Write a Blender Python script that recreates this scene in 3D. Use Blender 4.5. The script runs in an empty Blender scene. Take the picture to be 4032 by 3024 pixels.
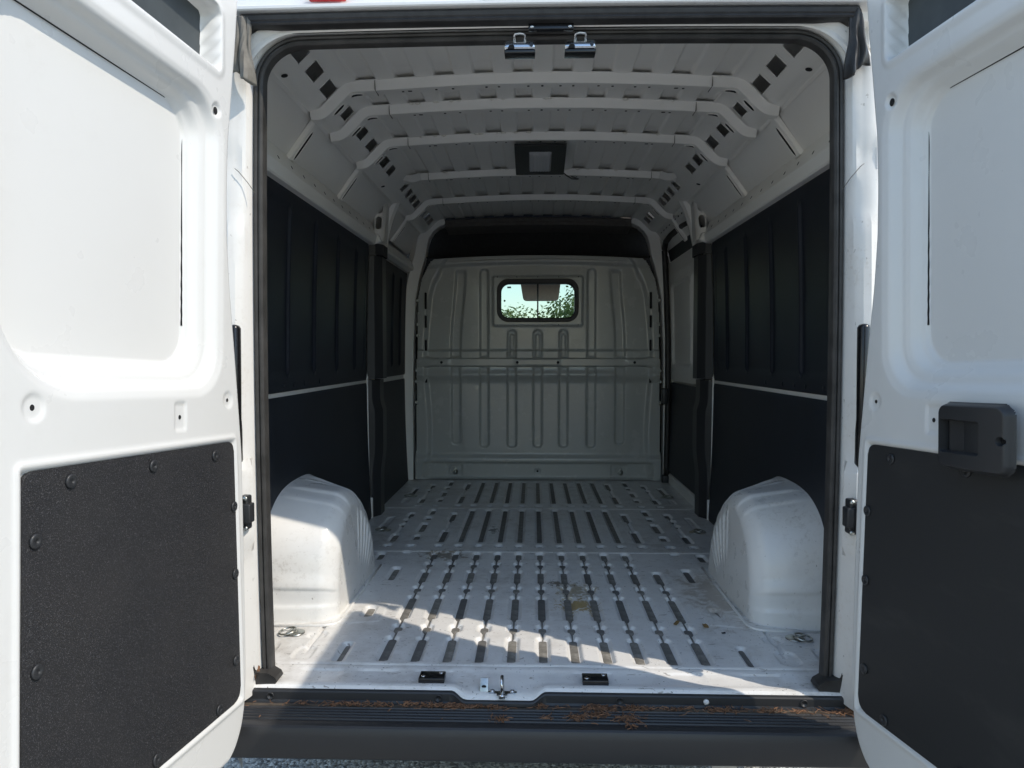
import bpy, bmesh, math, random
import numpy as np
from mathutils import Vector, Matrix

random.seed(7); rng = np.random.default_rng(7)
scene = bpy.context.scene
COL = scene.collection
G = 0.56                      # cargo floor height above the ground

# ------------------------------------------------------------------ camera
F_PX = 2790.0
yaw = math.atan((2100 - 2016) / F_PX)
pitch = -math.atan((1512 - 1400) / F_PX)
fw = Vector((-math.sin(yaw) * math.cos(pitch), math.cos(yaw) * math.cos(pitch), math.sin(pitch)))
rt = Vector((math.cos(yaw), math.sin(yaw), 0.0))
up = rt.cross(fw)
cam_d = bpy.data.cameras.new("camera")
cam_d.sensor_width = 36.0
cam_d.lens = F_PX / 4032 * 36.0
cam_d.clip_start = 0.05
cam_d.clip_end = 2000
cam = bpy.data.objects.new("camera", cam_d)
M = Matrix((rt, up, -fw)).transposed().to_4x4()
M.translation = Vector((-0.031, -1.925, 0.907 + G))
cam.matrix_world = M
COL.objects.link(cam)
scene.camera = cam

# ------------------------------------------------------------------ light
SUN_EL = math.radians(48.5)
SUN_H = Vector((0.908, -0.419))                       # horizontal direction towards the sun
SUN_H.normalize()
sun_dir = Vector((SUN_H.x * math.cos(SUN_EL), SUN_H.y * math.cos(SUN_EL), math.sin(SUN_EL)))
world = bpy.data.worlds.new("World")
scene.world = world
world.use_nodes = True
wn = world.node_tree.nodes
wl = world.node_tree.links
bg = wn["Background"]
sky = wn.new("ShaderNodeTexSky")
sky.sky_type = 'NISHITA'
sky.sun_disc = False
sky.sun_elevation = SUN_EL
sky.sun_rotation = math.atan2(SUN_H.x, SUN_H.y)       # clockwise from +Y
sky.air_density = 1.35
sky.dust_density = 0.5
sky.ozone_density = 1.5
wl.new(sky.outputs[0], bg.inputs[0])
bg.inputs[1].default_value = 0.15
sun_l = bpy.data.lights.new("sun", 'SUN')
sun_l.energy = 2.0
sun_l.angle = math.radians(0.5)
sun_l.color = (1.0, 0.90, 0.765)
sun_o = bpy.data.objects.new("sun", sun_l)
sun_o.rotation_euler = sun_dir.to_track_quat('Z', 'Y').to_euler()
COL.objects.link(sun_o)

vs = scene.view_settings
vs.view_transform = 'Standard'
vs.look = 'None'
vs.exposure = 0.74
vs.gamma = 1.0
vs.use_curve_mapping = False
scene.cycles.max_bounces = 14
scene.cycles.diffuse_bounces = 8
scene.cycles.glossy_bounces = 6
scene.cycles.transmission_bounces = 8
scene.cycles.caustics_reflective = False
scene.cycles.caustics_refractive = False

# ------------------------------------------------------------------ materials
def new_mat(name):
    m = bpy.data.materials.new(name)
    m.use_nodes = True
    nt = m.node_tree
    return m, nt, nt.nodes, nt.links, nt.nodes["Principled BSDF"]

def noise(nt, scale, detail=4, rough=0.55, coord='Object', stretch=None, dist=0.0):
    n = nt.nodes; l = nt.links
    tc = n.new("ShaderNodeTexCoord")
    mp = n.new("ShaderNodeMapping")
    if stretch: mp.inputs['Scale'].default_value = stretch
    l.new(tc.outputs[coord], mp.inputs['Vector'])
    t = n.new("ShaderNodeTexNoise")
    t.inputs['Scale'].default_value = scale
    t.inputs['Detail'].default_value = detail
    t.inputs['Roughness'].default_value = rough
    t.inputs['Distortion'].default_value = dist
    l.new(mp.outputs[0], t.inputs['Vector'])
    return t.outputs['Fac']

def ramp(nt, sock, stops):
    r = nt.nodes.new("ShaderNodeValToRGB")
    e = r.color_ramp.elements
    while len(e) < len(stops): e.new(0.5)
    for i, (p, c) in enumerate(stops):
        e[i].position = p
        e[i].color = (c, c, c, 1) if isinstance(c, (int, float)) else (*c, 1)
    nt.links.new(sock, r.inputs[0])
    return r.outputs[0]

def mix(nt, fac, a, b):
    m = nt.nodes.new("ShaderNodeMix"); m.data_type = 'RGBA'
    for k, v in ((0, fac), (6, a), (7, b)):
        s = m.inputs[k]
        if hasattr(v, 'links') or hasattr(v, 'is_linked'): nt.links.new(v, s)
        else: s.default_value = (*v, 1) if isinstance(v, tuple) else v
    return m.outputs[2]

def mul(nt, a, b, op='MULTIPLY'):
    m = nt.nodes.new("ShaderNodeMath"); m.operation = op
    for i, v in enumerate((a, b)):
        if hasattr(v, 'is_linked'): nt.links.new(v, m.inputs[i])
        else: m.inputs[i].default_value = v
    return m.outputs[0]

def bump(nt, bsdf, sock, strength, dist=0.002, prev=None):
    b = nt.nodes.new("ShaderNodeBump")
    b.inputs['Strength'].default_value = strength
    b.inputs['Distance'].default_value = dist
    nt.links.new(sock, b.inputs['Height'])
    if prev: nt.links.new(prev, b.inputs['Normal'])
    nt.links.new(b.outputs[0], bsdf.inputs['Normal'])
    return b.outputs[0]

def paint(name, base, rough=0.32, dirt=(0.30, 0.26, 0.20), amount=0.25, coat=0.15, scale=3.0, smudge=True, orange=0.03):
    m, nt, n, l, b = new_mat(name)
    big = ramp(nt, noise(nt, scale, 6, 0.6, dist=0.4), [(0.45, 0.0), (0.80, 1.0)])
    fine = ramp(nt, noise(nt, scale * 14, 5, 0.7), [(0.52, 0.0), (0.72, 1.0)])
    f = mul(nt, mul(nt, big, fine), amount * 1.6)
    f2 = mul(nt, big, amount * 0.35)
    f = mul(nt, f, f2, 'ADD')
    c = mix(nt, f, base, dirt)
    if smudge:
        sp = ramp(nt, noise(nt, 90, 2, 0.5, stretch=(1, 1, 0.6)), [(0.735, 0.0), (0.76, 1.0)])
        c = mix(nt, mul(nt, sp, min(1.0, amount * 1.2)), c, (0.12, 0.09, 0.06))
    l.new(c, b.inputs['Base Color'])
    rr = ramp(nt, noise(nt, scale * 4, 4), [(0.3, rough * 0.8), (0.8, min(1, rough * 1.5))])
    l.new(rr, b.inputs['Roughness'])
    b.inputs['Coat Weight'].default_value = coat
    b.inputs['Coat Roughness'].default_value = 0.12
    if orange: bump(nt, b, noise(nt, 35, 3), orange, 0.01)
    return m

def simple(name, base, rough=0.5, metal=0.0, var=0.0, bscale=0, bstr=0.0, spec=0.5, vscale=40):
    m, nt, n, l, b = new_mat(name)
    b.inputs['Base Color'].default_value = (*base, 1)
    b.inputs['Roughness'].default_value = rough
    b.inputs['Metallic'].default_value = metal
    b.inputs['Specular IOR Level'].default_value = spec
    if var:
        lo = tuple(max(0, c * (1 - var)) for c in base); hi = tuple(min(1, c * (1 + var)) for c in base)
        c = ramp(nt, noise(nt, vscale, 5, 0.65), [(0.3, lo), (0.7, hi)])
        l.new(c, b.inputs['Base Color'])
    if bscale: bump(nt, b, noise(nt, bscale, 3), bstr, 0.002)
    return m

MAT = {}
MAT['white'] = paint("white_body_paint", (0.76, 0.76, 0.745), 0.30, amount=0.10)
MAT['door'] = paint("white_door_paint", (0.72, 0.72, 0.70), 0.30, amount=0.09, scale=1.5, smudge=False, orange=0.02)
MAT['jamb'] = paint("jamb_paint_dusty", (0.80, 0.79, 0.76), 0.36, dirt=(0.34, 0.25, 0.14), amount=0.30, scale=5)
MAT['inner'] = paint("interior_body_paint", (0.82, 0.805, 0.765), 0.36, amount=0.08, scale=2.0, smudge=False)
MAT['arch'] = paint("wheel_arch_paint", (0.82, 0.815, 0.79), 0.30, dirt=(0.25, 0.20, 0.14), amount=0.42, scale=4.0, coat=0.25)
MAT['bulk'] = paint("bulkhead_grey_paint", (0.46, 0.475, 0.455), 0.22, dirt=(0.30, 0.29, 0.25), amount=0.25, scale=3.0, coat=0.25, smudge=False, orange=0.10)
MAT['liner'] = simple("black_liner_board", (0.008, 0.011, 0.018), 0.52, var=0.25, bscale=600, bstr=0.15, vscale=6)
MAT['rubber'] = simple("black_rubber", (0.026, 0.025, 0.025), 0.50, var=0.4, bscale=60, bstr=0.1, vscale=25)
MAT['doorseal'] = simple("dusty_door_seal_rubber", (0.042, 0.040, 0.038), 0.52, var=0.45, bscale=70, bstr=0.12, vscale=14)
MAT['plastic'] = simple("black_plastic", (0.028, 0.029, 0.031), 0.42, bscale=900, bstr=0.12)
MAT['gloss'] = simple("gloss_black_plate", (0.010, 0.010, 0.011), 0.22)
MAT['chrome'] = simple("zinc_plated_steel", (0.62, 0.64, 0.66), 0.18, 1.0)
MAT['steel'] = simple("dull_zinc_steel", (0.48, 0.49, 0.46), 0.34, 1.0, var=0.2)
MAT['cav'] = simple("dark_cavity_grey", (0.05, 0.06, 0.065), 0.6, var=0.3, vscale=5)
MAT['hole'] = simple("hole_dark", (0.008, 0.008, 0.009), 0.8)
MAT['head'] = simple("grey_headliner_felt", (0.13, 0.12, 0.11), 0.9, var=0.15, bscale=400, bstr=0.3)
MAT['headdk'] = simple("dark_shelf_felt", (0.035, 0.034, 0.034), 0.9, var=0.2, bscale=400, bstr=0.3)
MAT['visor'] = simple("sun_visor_fabric", (0.75, 0.66, 0.60), 0.85, var=0.08)
MAT['seal_sunlit_dust'] = simple("sunlit_dusty_rubber", (0.15, 0.14, 0.12), 0.60, var=0.4, vscale=18, bscale=80, bstr=0.15)  # dusty rubber with sunlight in its colour, for left drip-seal corner; joints share it
MAT['wash'] = simple("grey_lamp_lens", (0.42, 0.43, 0.44), 0.25)
MAT['needle'] = simple("dry_needles", (0.19, 0.095, 0.048), 0.75, var=0.6, vscale=60)
MAT['leaf_dry'] = simple("dry_leaf", (0.22, 0.14, 0.05), 0.7, var=0.4, vscale=80)
MAT['blob'] = simple("white_sealant", (0.72, 0.70, 0.64), 0.6)
MAT['red'] = simple("red_lamp_lens", (0.45, 0.012, 0.015), 0.12)

def trim_mat():
    m, nt, n, l, b = new_mat("pebbled_sun_glint_trim")
    f = noise(nt, 480, 2, 0.6)
    sp = ramp(nt, f, [(0.56, (0.014, 0.014, 0.016)), (0.70, (0.115, 0.115, 0.12))])  # pale specks paint sun glints into the left board's colour
    big = ramp(nt, noise(nt, 3, 5), [(0.4, 0.0), (0.8, 0.22)])
    c = mix(nt, big, sp, (0.075, 0.068, 0.062))
    l.new(c, b.inputs['Base Color'])
    b.inputs['Roughness'].default_value = 0.55
    bump(nt, b, f, 0.9, 0.003)
    return m
MAT['trim'] = trim_mat()

def trim_smooth():
    m, nt, n, l, b = new_mat("fine_grain_shaded_trim")  # plain copy for the shaded right door, without painted glints
    big = ramp(nt, noise(nt, 4, 6, 0.65, stretch=(1, 1, 3)), [(0.55, (0.019, 0.020, 0.021)), (0.9, (0.045, 0.044, 0.042))])
    l.new(big, b.inputs['Base Color'])
    b.inputs['Roughness'].default_value = 0.58
    bump(nt, b, noise(nt, 420, 2), 0.25, 0.0015)
    return m
MAT['trim2'] = trim_smooth()

def floor_mat(name="floor_sheet_paint", grey=1.0):
    m, nt, n, l, b = new_mat(name)
    base = (0.80 * grey, 0.795 * grey, 0.775 * grey)
    big = ramp(nt, noise(nt, 2.2, 7, 0.62, dist=0.8), [(0.42, 0.0), (0.72, 1.0)])
    mid = ramp(nt, noise(nt, 11, 6, 0.7), [(0.40, 0.0), (0.75, 1.0)])
    c = mix(nt, mul(nt, mul(nt, big, mid), 0.80), base, (0.27, 0.225, 0.17))
    c = mix(nt, mul(nt, mid, 0.10), c, (0.42, 0.40, 0.36))
    # dark scuffs and crumbs
    sc = ramp(nt, noise(nt, 42, 3, 0.55, stretch=(0.45, 1.4, 1), dist=1.5), [(0.665, 0.0), (0.69, 1.0)])
    c = mix(nt, mul(nt, sc, 0.60), c, (0.14, 0.11, 0.08))
    sp = ramp(nt, noise(nt, 120, 2, 0.5), [(0.70, 0.0), (0.72, 1.0)])
    c = mix(nt, mul(nt, sp, 0.75), c, (0.05, 0.04, 0.03))
    # old adhesive patch: ochre, ragged
    tc = n.new("ShaderNodeTexCoord")
    def spot(x, y, sx, sy, lo, hi, sc_):
        mp = n.new("ShaderNodeMapping"); mp.vector_type = 'POINT'
        mp.inputs['Location'].default_value = (-x / sx, -y / sy, 0)
        mp.inputs['Scale'].default_value = (1 / sx, 1 / sy, 0)
        l.new(tc.outputs['Object'], mp.inputs['Vector'])
        ln = n.new("ShaderNodeVectorMath"); ln.operation = 'LENGTH'
        l.new(mp.outputs[0], ln.inputs[0])
        nz = noise(nt, sc_, 5, 0.7, dist=0.6)
        s = mul(nt, ln.outputs['Value'], mul(nt, nz, 4.2), 'ADD')
        return ramp(nt, mul(nt, s, 0.30), [(lo, 1.0), (hi, 0.0)])
    c = mix(nt, mul(nt, spot(0.125, 0.63, 0.085, 0.10, 0.79, 0.82, 30), 0.9), c, (0.42, 0.29, 0.09))
    c = mix(nt, mul(nt, spot(0.13, 0.77, 0.09, 0.13, 0.76, 0.82, 30), 0.7), c, (0.33, 0.25, 0.11))
    c = mix(nt, mul(nt, spot(0.075, 0.87, 0.09, 0.06, 0.74, 0.77, 45), 0.85), c, (0.10, 0.07, 0.04))
    c = mix(nt, mul(nt, spot(-0.44, 1.26, 0.13, 0.08, 0.78, 0.86, 30), 0.8), c, (0.20, 0.16, 0.10))
    c = mix(nt, mul(nt, spot(-0.235, 1.72, 0.035, 0.14, 0.74, 0.77, 30), 0.9), c, (0.05, 0.045, 0.035))
    c = mix(nt, mul(nt, spot(0.66, 0.75, 0.13, 0.30, 0.74, 0.95, 16), 0.6), c, (0.30, 0.24, 0.17))
    l.new(c, b.inputs['Base Color'])
    rr = ramp(nt, mid, [(0.0, 0.28), (1.0, 0.5)])
    l.new(rr, b.inputs['Roughness'])
    b.inputs['Coat Weight'].default_value = 0.15
    b.inputs['Coat Roughness'].default_value = 0.2
    bump(nt, b, noise(nt, 14, 4), 0.10, 0.01)
    return m
MAT['floor'] = floor_mat()
MAT['floor2'] = floor_mat("floor_sheet_paint_worn", 0.90)

def pad_mat():
    m, nt, n, l, b = new_mat("groove_pad_grey")
    oi = n.new("ShaderNodeObjectInfo")
    f = noise(nt, 26, 5, 0.7)
    c = ramp(nt, f, [(0.28, (0.10, 0.095, 0.085)), (0.50, (0.235, 0.222, 0.195)), (0.72, (0.42, 0.40, 0.355))])
    c = mix(nt, mul(nt, oi.outputs['Random'], 0.75), c, (0.085, 0.088, 0.09))
    l.new(c, b.inputs['Base Color'])
    b.inputs['Roughness'].default_value = 0.6
    bump(nt, b, noise(nt, 45, 4), 0.5, 0.006)
    return m
MAT['pad'] = pad_mat()

def asphalt():
    m, nt, n, l, b = new_mat("asphalt")
    v = n.new("ShaderNodeTexVoronoi"); v.inputs['Scale'].default_value = 95
    tc = n.new("ShaderNodeTexCoord"); l.new(tc.outputs['Object'], v.inputs['Vector'])
    sp = n.new("ShaderNodeSeparateColor"); l.new(v.outputs['Color'], sp.inputs[0])
    c = ramp(nt, sp.outputs[0], [(0.0, (0.07, 0.07, 0.07)), (0.35, (0.24, 0.235, 0.222)), (0.75, (0.44, 0.42, 0.385)), (1.0, (0.68, 0.65, 0.59))])
    l.new(c, b.inputs['Base Color'])
    b.inputs['Roughness'].default_value = 0.8
    inv = mul(nt, 1.0, v.outputs['Distance'], 'SUBTRACT')
    bump(nt, b, inv, 0.8, 0.01)
    return m
MAT['asphalt'] = asphalt()

def bumper_mat():
    m, nt, n, l, b = new_mat("textured_bumper_plastic")
    # dust lies on the rear ledge next to the sill
    tc = n.new("ShaderNodeTexCoord"); sx = n.new("ShaderNodeSeparateXYZ"); l.new(tc.outputs['Object'], sx.inputs[0])
    led = ramp(nt, mul(nt, mul(nt, sx.outputs['Y'], 0.065, 'ADD'), 14.0), [(0.0, 0.0), (0.35, 0.85), (1.0, 1.0)])
    nz = ramp(nt, noise(nt, 16, 6, 0.7), [(0.35, 0.25), (0.65, 1.0)])
    sl = ramp(nt, noise(nt, 6, 5, 0.7, stretch=(0.5, 1, 3)), [(0.62, 0.0), (0.85, 0.35)])
    c = mix(nt, sl, (0.028, 0.028, 0.029), (0.12, 0.105, 0.09))
    c = mix(nt, mul(nt, mul(nt, led, nz), 0.9), c, (0.25, 0.20, 0.145))
    l.new(c, b.inputs['Base Color'])
    b.inputs['Roughness'].default_value = 0.42
    bump(nt, b, noise(nt, 500, 2), 0.2, 0.002)
    return m
MAT['bumper'] = bumper_mat()

def glass_mat(name="window_glass", tint=(0.80, 0.88, 0.87)):
    m, nt, n, l, b = new_mat(name)
    b.inputs['Base Color'].default_value = (*tint, 1)
    b.inputs['Roughness'].default_value = 0.01
    b.inputs['IOR'].default_value = 1.02
    b.inputs['Transmission Weight'].default_value = 1.0
    return m
MAT['glass'] = glass_mat()
MAT['screen'] = glass_mat("tinted_windscreen_glass", (0.50, 0.60, 0.60))

def leaf_mat(name, a, bcol):
    m, nt, n, l, b = new_mat(name)
    f = noise(nt, 0.9, 3, 0.6)
    c = ramp(nt, f, [(0.3, a), (0.7, bcol)])
    l.new(c, b.inputs['Base Color'])
    b.inputs['Roughness'].default_value = 0.55
    tr = n.new("ShaderNodeBsdfTranslucent"); l.new(c, tr.inputs[0])
    ms = n.new("ShaderNodeMixShader"); ms.inputs[0].default_value = 0.35
    l.new(b.outputs[0], ms.inputs[1]); l.new(tr.outputs[0], ms.inputs[2])
    l.new(ms.outputs[0], n["Material Output"].inputs[0])
    return m
MAT['leafA'] = leaf_mat("leaves_mid_green", (0.06, 0.10, 0.025), (0.14, 0.20, 0.05))
MAT['leafB'] = leaf_mat("leaves_yellow_green", (0.09, 0.13, 0.03), (0.19, 0.24, 0.07))
MAT['bark'] = simple("bark", (0.10, 0.08, 0.06), 0.9, var=0.3, bscale=30, bstr=0.5)

# ------------------------------------------------------------------ mesh helpers
def link(name, me, mat, parent):
    o = bpy.data.objects.new(name, me)
    if mat is not None:
        if not me.materials: me.materials.append(MAT[mat] if isinstance(mat, str) else mat)
    COL.objects.link(o)
    if parent is not None: o.parent = parent
    return o

def np_mesh(name, verts, quads, smooth=True):
    me = bpy.data.meshes.new(name)
    verts = np.asarray(verts, np.float32).reshape(-1, 3)
    quads = np.asarray(quads, np.int32).reshape(-1, 4)
    me.vertices.add(len(verts)); me.vertices.foreach_set('co', verts.ravel())
    me.loops.add(quads.size); me.loops.foreach_set('vertex_index', quads.ravel())
    me.polygons.add(len(quads))
    me.polygons.foreach_set('loop_start', np.arange(0, quads.size, 4, dtype=np.int32))
    me.polygons.foreach_set('loop_total', np.full(len(quads), 4, np.int32))
    me.polygons.foreach_set('use_smooth', np.full(len(quads), smooth, bool))
    me.update(calc_edges=True)
    return me

def grid_quads(ny, nx, mask=None, off=0, close_x=False):
    i, j = np.meshgrid(np.arange(ny - 1), np.arange(nx if close_x else nx - 1), indexing='ij')
    j2 = (j + 1) % nx
    q = np.stack([i * nx + j, i * nx + j2, (i + 1) * nx + j2, (i + 1) * nx + j], -1)
    if mask is not None: q = q[mask]
    return q.reshape(-1, 4) + off

def grid(name, P, mat, parent, mask=None, smooth=True, close_x=False, sharp=None):
    P = np.asarray(P, np.float32)
    me = np_mesh(name, P, grid_quads(P.shape[0], P.shape[1], mask, 0, close_x), smooth)
    if sharp is None and P.shape[1] * P.shape[0] < 9000: sharp = 20
    if sharp: me.set_sharp_from_angle(angle=math.radians(sharp))
    return link(name, me, mat, parent)

class MB:
    """collects bevelled boxes, tubes, lathes and prisms into one mesh"""
    def __init__(s): s.bm = bmesh.new()
    def add(s, src):
        me = bpy.data.meshes.new("tmp"); src.to_mesh(me); src.free()
        s.bm.from_mesh(me); bpy.data.meshes.remove(me); return s
    def box(s, c, size, rot=None, bev=0.003, seg=2, smooth=True):
        b = bmesh.new(); bmesh.ops.create_cube(b, size=1.0)
        for v in b.verts: v.co = Vector((v.co.x * size[0], v.co.y * size[1], v.co.z * size[2]))
        if bev: bmesh.ops.bevel(b, geom=list(b.edges), offset=min(bev, min(size) * 0.45), segments=seg, profile=0.5, affect='EDGES')
        if rot is not None: bmesh.ops.rotate(b, verts=b.verts, cent=(0, 0, 0), matrix=rot)
        bmesh.ops.translate(b, verts=b.verts, vec=c)
        for f in b.faces: f.smooth = smooth
        return s.add(b)
    def prism(s, pts, fn, h, bev=0.0, seg=2):
        """pts: 2D outline; fn(a,b,n) -> 3D; h: thickness along n"""
        b = bmesh.new()
        lo = [b.verts.new((p[0], p[1], 0)) for p in pts]; hi = [b.verts.new((p[0], p[1], h)) for p in pts]
        n = len(pts)
        b.faces.new(lo[::-1]); top = b.faces.new(hi)
        for i in range(n): b.faces.new((lo[i], lo[(i + 1) % n], hi[(i + 1) % n], hi[i]))
        if bev: bmesh.ops.bevel(b, geom=list(top.edges), offset=bev, segments=seg, profile=0.5, affect='EDGES')
        for v in b.verts: v.co = Vector(fn(v.co.x, v.co.y, v.co.z))
        bmesh.ops.recalc_face_normals(b, faces=b.faces)
        return s.add(b)
    def tube(s, pts, r, n=8, closed=False):
        pts = [Vector(p) for p in pts]; b = bmesh.new(); rings = []
        m = len(pts)
        for i, p in enumerate(pts):
            a = pts[(i - 1) % m] if closed else pts[max(0, i - 1)]
            c = pts[(i + 1) % m] if closed else pts[min(m - 1, i + 1)]
            t = (c - a).normalized()
            ref = Vector((0, 0, 1)) if abs(t.z) < 0.95 else Vector((1, 0, 0))
            u = t.cross(ref).normalized(); w = u.cross(t)
            rr = r[i] if isinstance(r, (list, tuple)) else r
            rings.append([b.verts.new(p + (u * math.cos(k * 2 * math.pi / n) + w * math.sin(k * 2 * math.pi / n)) * rr) for k in range(n)])
        for i in range(m if closed else m - 1):
            A = rings[i]; B = rings[(i + 1) % m]
            for k in range(n):
                f = b.faces.new((A[k], A[(k + 1) % n], B[(k + 1) % n], B[k])); f.smooth = True
        if not closed:
            b.faces.new(rings[0][::-1]); b.faces.new(rings[-1])
        return s.add(b)
    def lathe(s, prof, fn, n=16):
        """prof: (radius, height); fn(x, y, h) -> 3D"""
        b = bmesh.new(); rings = []
        for r, h in prof:
            rings.append([b.verts.new(fn(r * math.cos(k * 2 * math.pi / n), r * math.sin(k * 2 * math.pi / n), h)) for k in range(n)])
        for A, B in zip(rings, rings[1:]):
            for k in range(n):
                f = b.faces.new((A[k], A[(k + 1) % n], B[(k + 1) % n], B[k])); f.smooth = True
        b.faces.new(rings[-1]); b.faces.new(rings[0][::-1])
        return s.add(b)
    def build(s, name, mat, parent):
        me = bpy.data.meshes.new(name); s.bm.to_mesh(me); s.bm.free()
        return link(name, me, mat, parent)

def sweep(name, path, prof, mat, parent, closed_prof=False, cap=True):
    """path: list of (origin, axisA, axisB); prof: list of (a, b)"""
    P = np.array([[np.array(o) + np.array(A) * a + np.array(B) * b for a, b in prof] for o, A, B in path])
    return grid(name, P, mat, parent, close_x=closed_prof)

def sstep(a, b, x):
    t = np.clip((x - a) / (b - a), 0, 1); return t * t * (3 - 2 * t)
def sdrr(x, y, cx, cy, hx, hy, r):
    qx = np.abs(x - cx) - hx + r; qy = np.abs(y - cy) - hy + r
    return np.hypot(np.maximum(qx, 0), np.maximum(qy, 0)) + np.minimum(np.maximum(qx, qy), 0) - r
def sdpoly(x, y, pts):
    pts = np.array(pts, float); n = len(pts)
    d = np.full(x.shape, 1e9); s = np.ones(x.shape)
    for i in range(n):
        j = (i - 1) % n
        ex, ey = pts[j] - pts[i]; wx = x - pts[i][0]; wy = y - pts[i][1]
        t = np.clip((wx * ex + wy * ey) / (ex * ex + ey * ey), 0, 1)
        d = np.minimum(d, (wx - ex * t) ** 2 + (wy - ey * t) ** 2)
        c1 = y >= pts[i][1]; c2 = y < pts[j][1]; c3 = ex * wy > ey * wx
        fl = (c1 & c2 & c3) | (~c1 & ~c2 & ~c3)
        s = np.where(fl, -s, s)
    return s * np.sqrt(d)
def rrpts(cx, cy, hx, hy, r, n=6):
    out = []
    for sx, sy, a0 in ((1, 1, 0), (-1, 1, 90), (-1, -1, 180), (1, -1, 270)):
        for k in range(n + 1):
            a = math.radians(a0 + 90 * k / n)
            out.append((cx + sx * (hx - r) + r * math.cos(a), cy + sy * (hy - r) + r * math.sin(a)))
    return out
def round_poly(pts, r, n=5):
    out = []
    m = len(pts)
    for i in range(m):
        p = Vector(pts[i]); a = (Vector(pts[i - 1]) - p).normalized(); c = (Vector(pts[(i + 1) % m]) - p).normalized()
        rr = r[i] if isinstance(r, (list, tuple)) else r
        if rr <= 0: out.append(tuple(p)); continue
        ang = a.angle(c); d = min(rr / math.tan(ang / 2), rr * 3)
        p0 = p + a * d; p1 = p + c * d
        for k in range(n + 1):
            t = k / n
            out.append(tuple(p0.lerp(p, t).lerp(p.lerp(p1, t), t)))
    return out

def top(o, label, cat, group=None, kind=None):
    if kind: o['kind'] = kind
    o['label'] = label; o['category'] = cat
    if group: o['group'] = group
    return o

# ------------------------------------------------------------------ ground
me = bpy.data.meshes.new("asphalt_ground")
S_ = 400.0
me.from_pydata([(-S_, -S_, 0), (S_, -S_, 0), (S_, S_, 0), (-S_, S_, 0)], [], [(0, 1, 2, 3)])
gnd = link("asphalt_ground", me, 'asphalt', None)
gnd['kind'] = 'structure'; gnd['label'] = "dark coarse asphalt ground under the van"

# ------------------------------------------------------------------ the van
van = bpy.data.objects.new("cargo_van", None)
van.location = (0, 0, G)
COL.objects.link(van)
top(van, "white high-roof cargo van with both rear doors swung open on an empty hold", "van")

# ---- floor: three lapped sheets with pressed grooves
KX = 0.0965
strips = []
grooves = []      # (cx, y0, y1, half width, pad?)
links_ = []       # narrow connecting channels (cx, y0, y1)
for k in range(11):
    x = KX * (k - 5)
    segs = [(1.1975, 1.296), (1.084, 1.14), (0.876, 1.025), (0.763, 0.818), (0.482, 0.706), (0.372, 0.420), (0.145, 0.316)]
    if k == 10: segs = segs[2:]
    for a, b in segs: grooves.append((x, a, b, 0.0135, True))
    links_.append((x, 0.16, segs[0][1] - 0.02))
    for (a0, b0), (a1, b1) in zip(segs, segs[1:]): strips.append((x, b1 + 0.001, a0 - 0.001))
    if 1 <= k <= 9:
        grooves.append((x, 1.475, 2.195, 0.0125, True)); grooves.append((x, 2.375, 3.10, 0.0125, True))
    else:
        for a, b in ((1.475, 1.70), (1.915, 2.10), (2.37, 2.60), (2.82, 3.04)): grooves.append((x, a, b, 0.0135, True))
        links_.append((x, 1.5, 2.08)); links_.append((x, 2.4, 3.0))
    for yy in (1.402, 2.287): grooves.append((x, yy - 0.016, yy + 0.016, 0.0125, True))
for s in (-1, 1):
    for a, b, w in ((0.90, 1.06, 0.0125), (0.135, 0.262, 0.0085), (2.06, 2.19, 0.0135), (1.93, 2.0, 0.0135), (1.677, 1.851, 0.014), (1.518, 1.60, 0.014),
                    (2.935, 3.10, 0.0135), (2.81, 2.895, 0.0135), (2.58, 2.725, 0.0135), (2.41, 2.50, 0.0135), (0.495, 0.59, 0.014), (1.385, 1.415, 0.014), (1.285, 1.302, 0.013), (2.272, 2.302, 0.012)):
        grooves.append((s * 0.613, a, b, w, True))
    for a, b, w in ((1.483, 1.622, 0.0135), (1.80, 1.83, 0.013), (1.90, 1.945, 0.012), (2.0, 2.10, 0.0135), (2.37, 2.51, 0.0135), (2.74, 2.79, 0.012), (2.86, 2.98, 0.0135), (1.39, 1.42, 0.014), (1.18, 1.285, 0.013), (2.27, 2.30, 0.012)):
        grooves.append((s * 0.724, a, b, w, True))
    links_.append((s * 0.724, 1.5, 2.08)); links_.append((s * 0.724, 2.4, 2.9))
    for a, b in ((1.74, 2.0), (2.56, 2.86), (2.37, 2.49)): grooves.append((s * 0.822, a, b, 0.011, b - a > 0.2 and a > 2.5))
    for a, b, w in ((0.145, 0.225, 0.022), (0.30, 0.345, 0.022)): grooves.append((s * 0.731, a, b, w, False))
    links_.append((s * 0.731, 0.2, 0.40))
    grooves.append((s * 0.845, 0.17, 0.25, 0.012, False))

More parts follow.
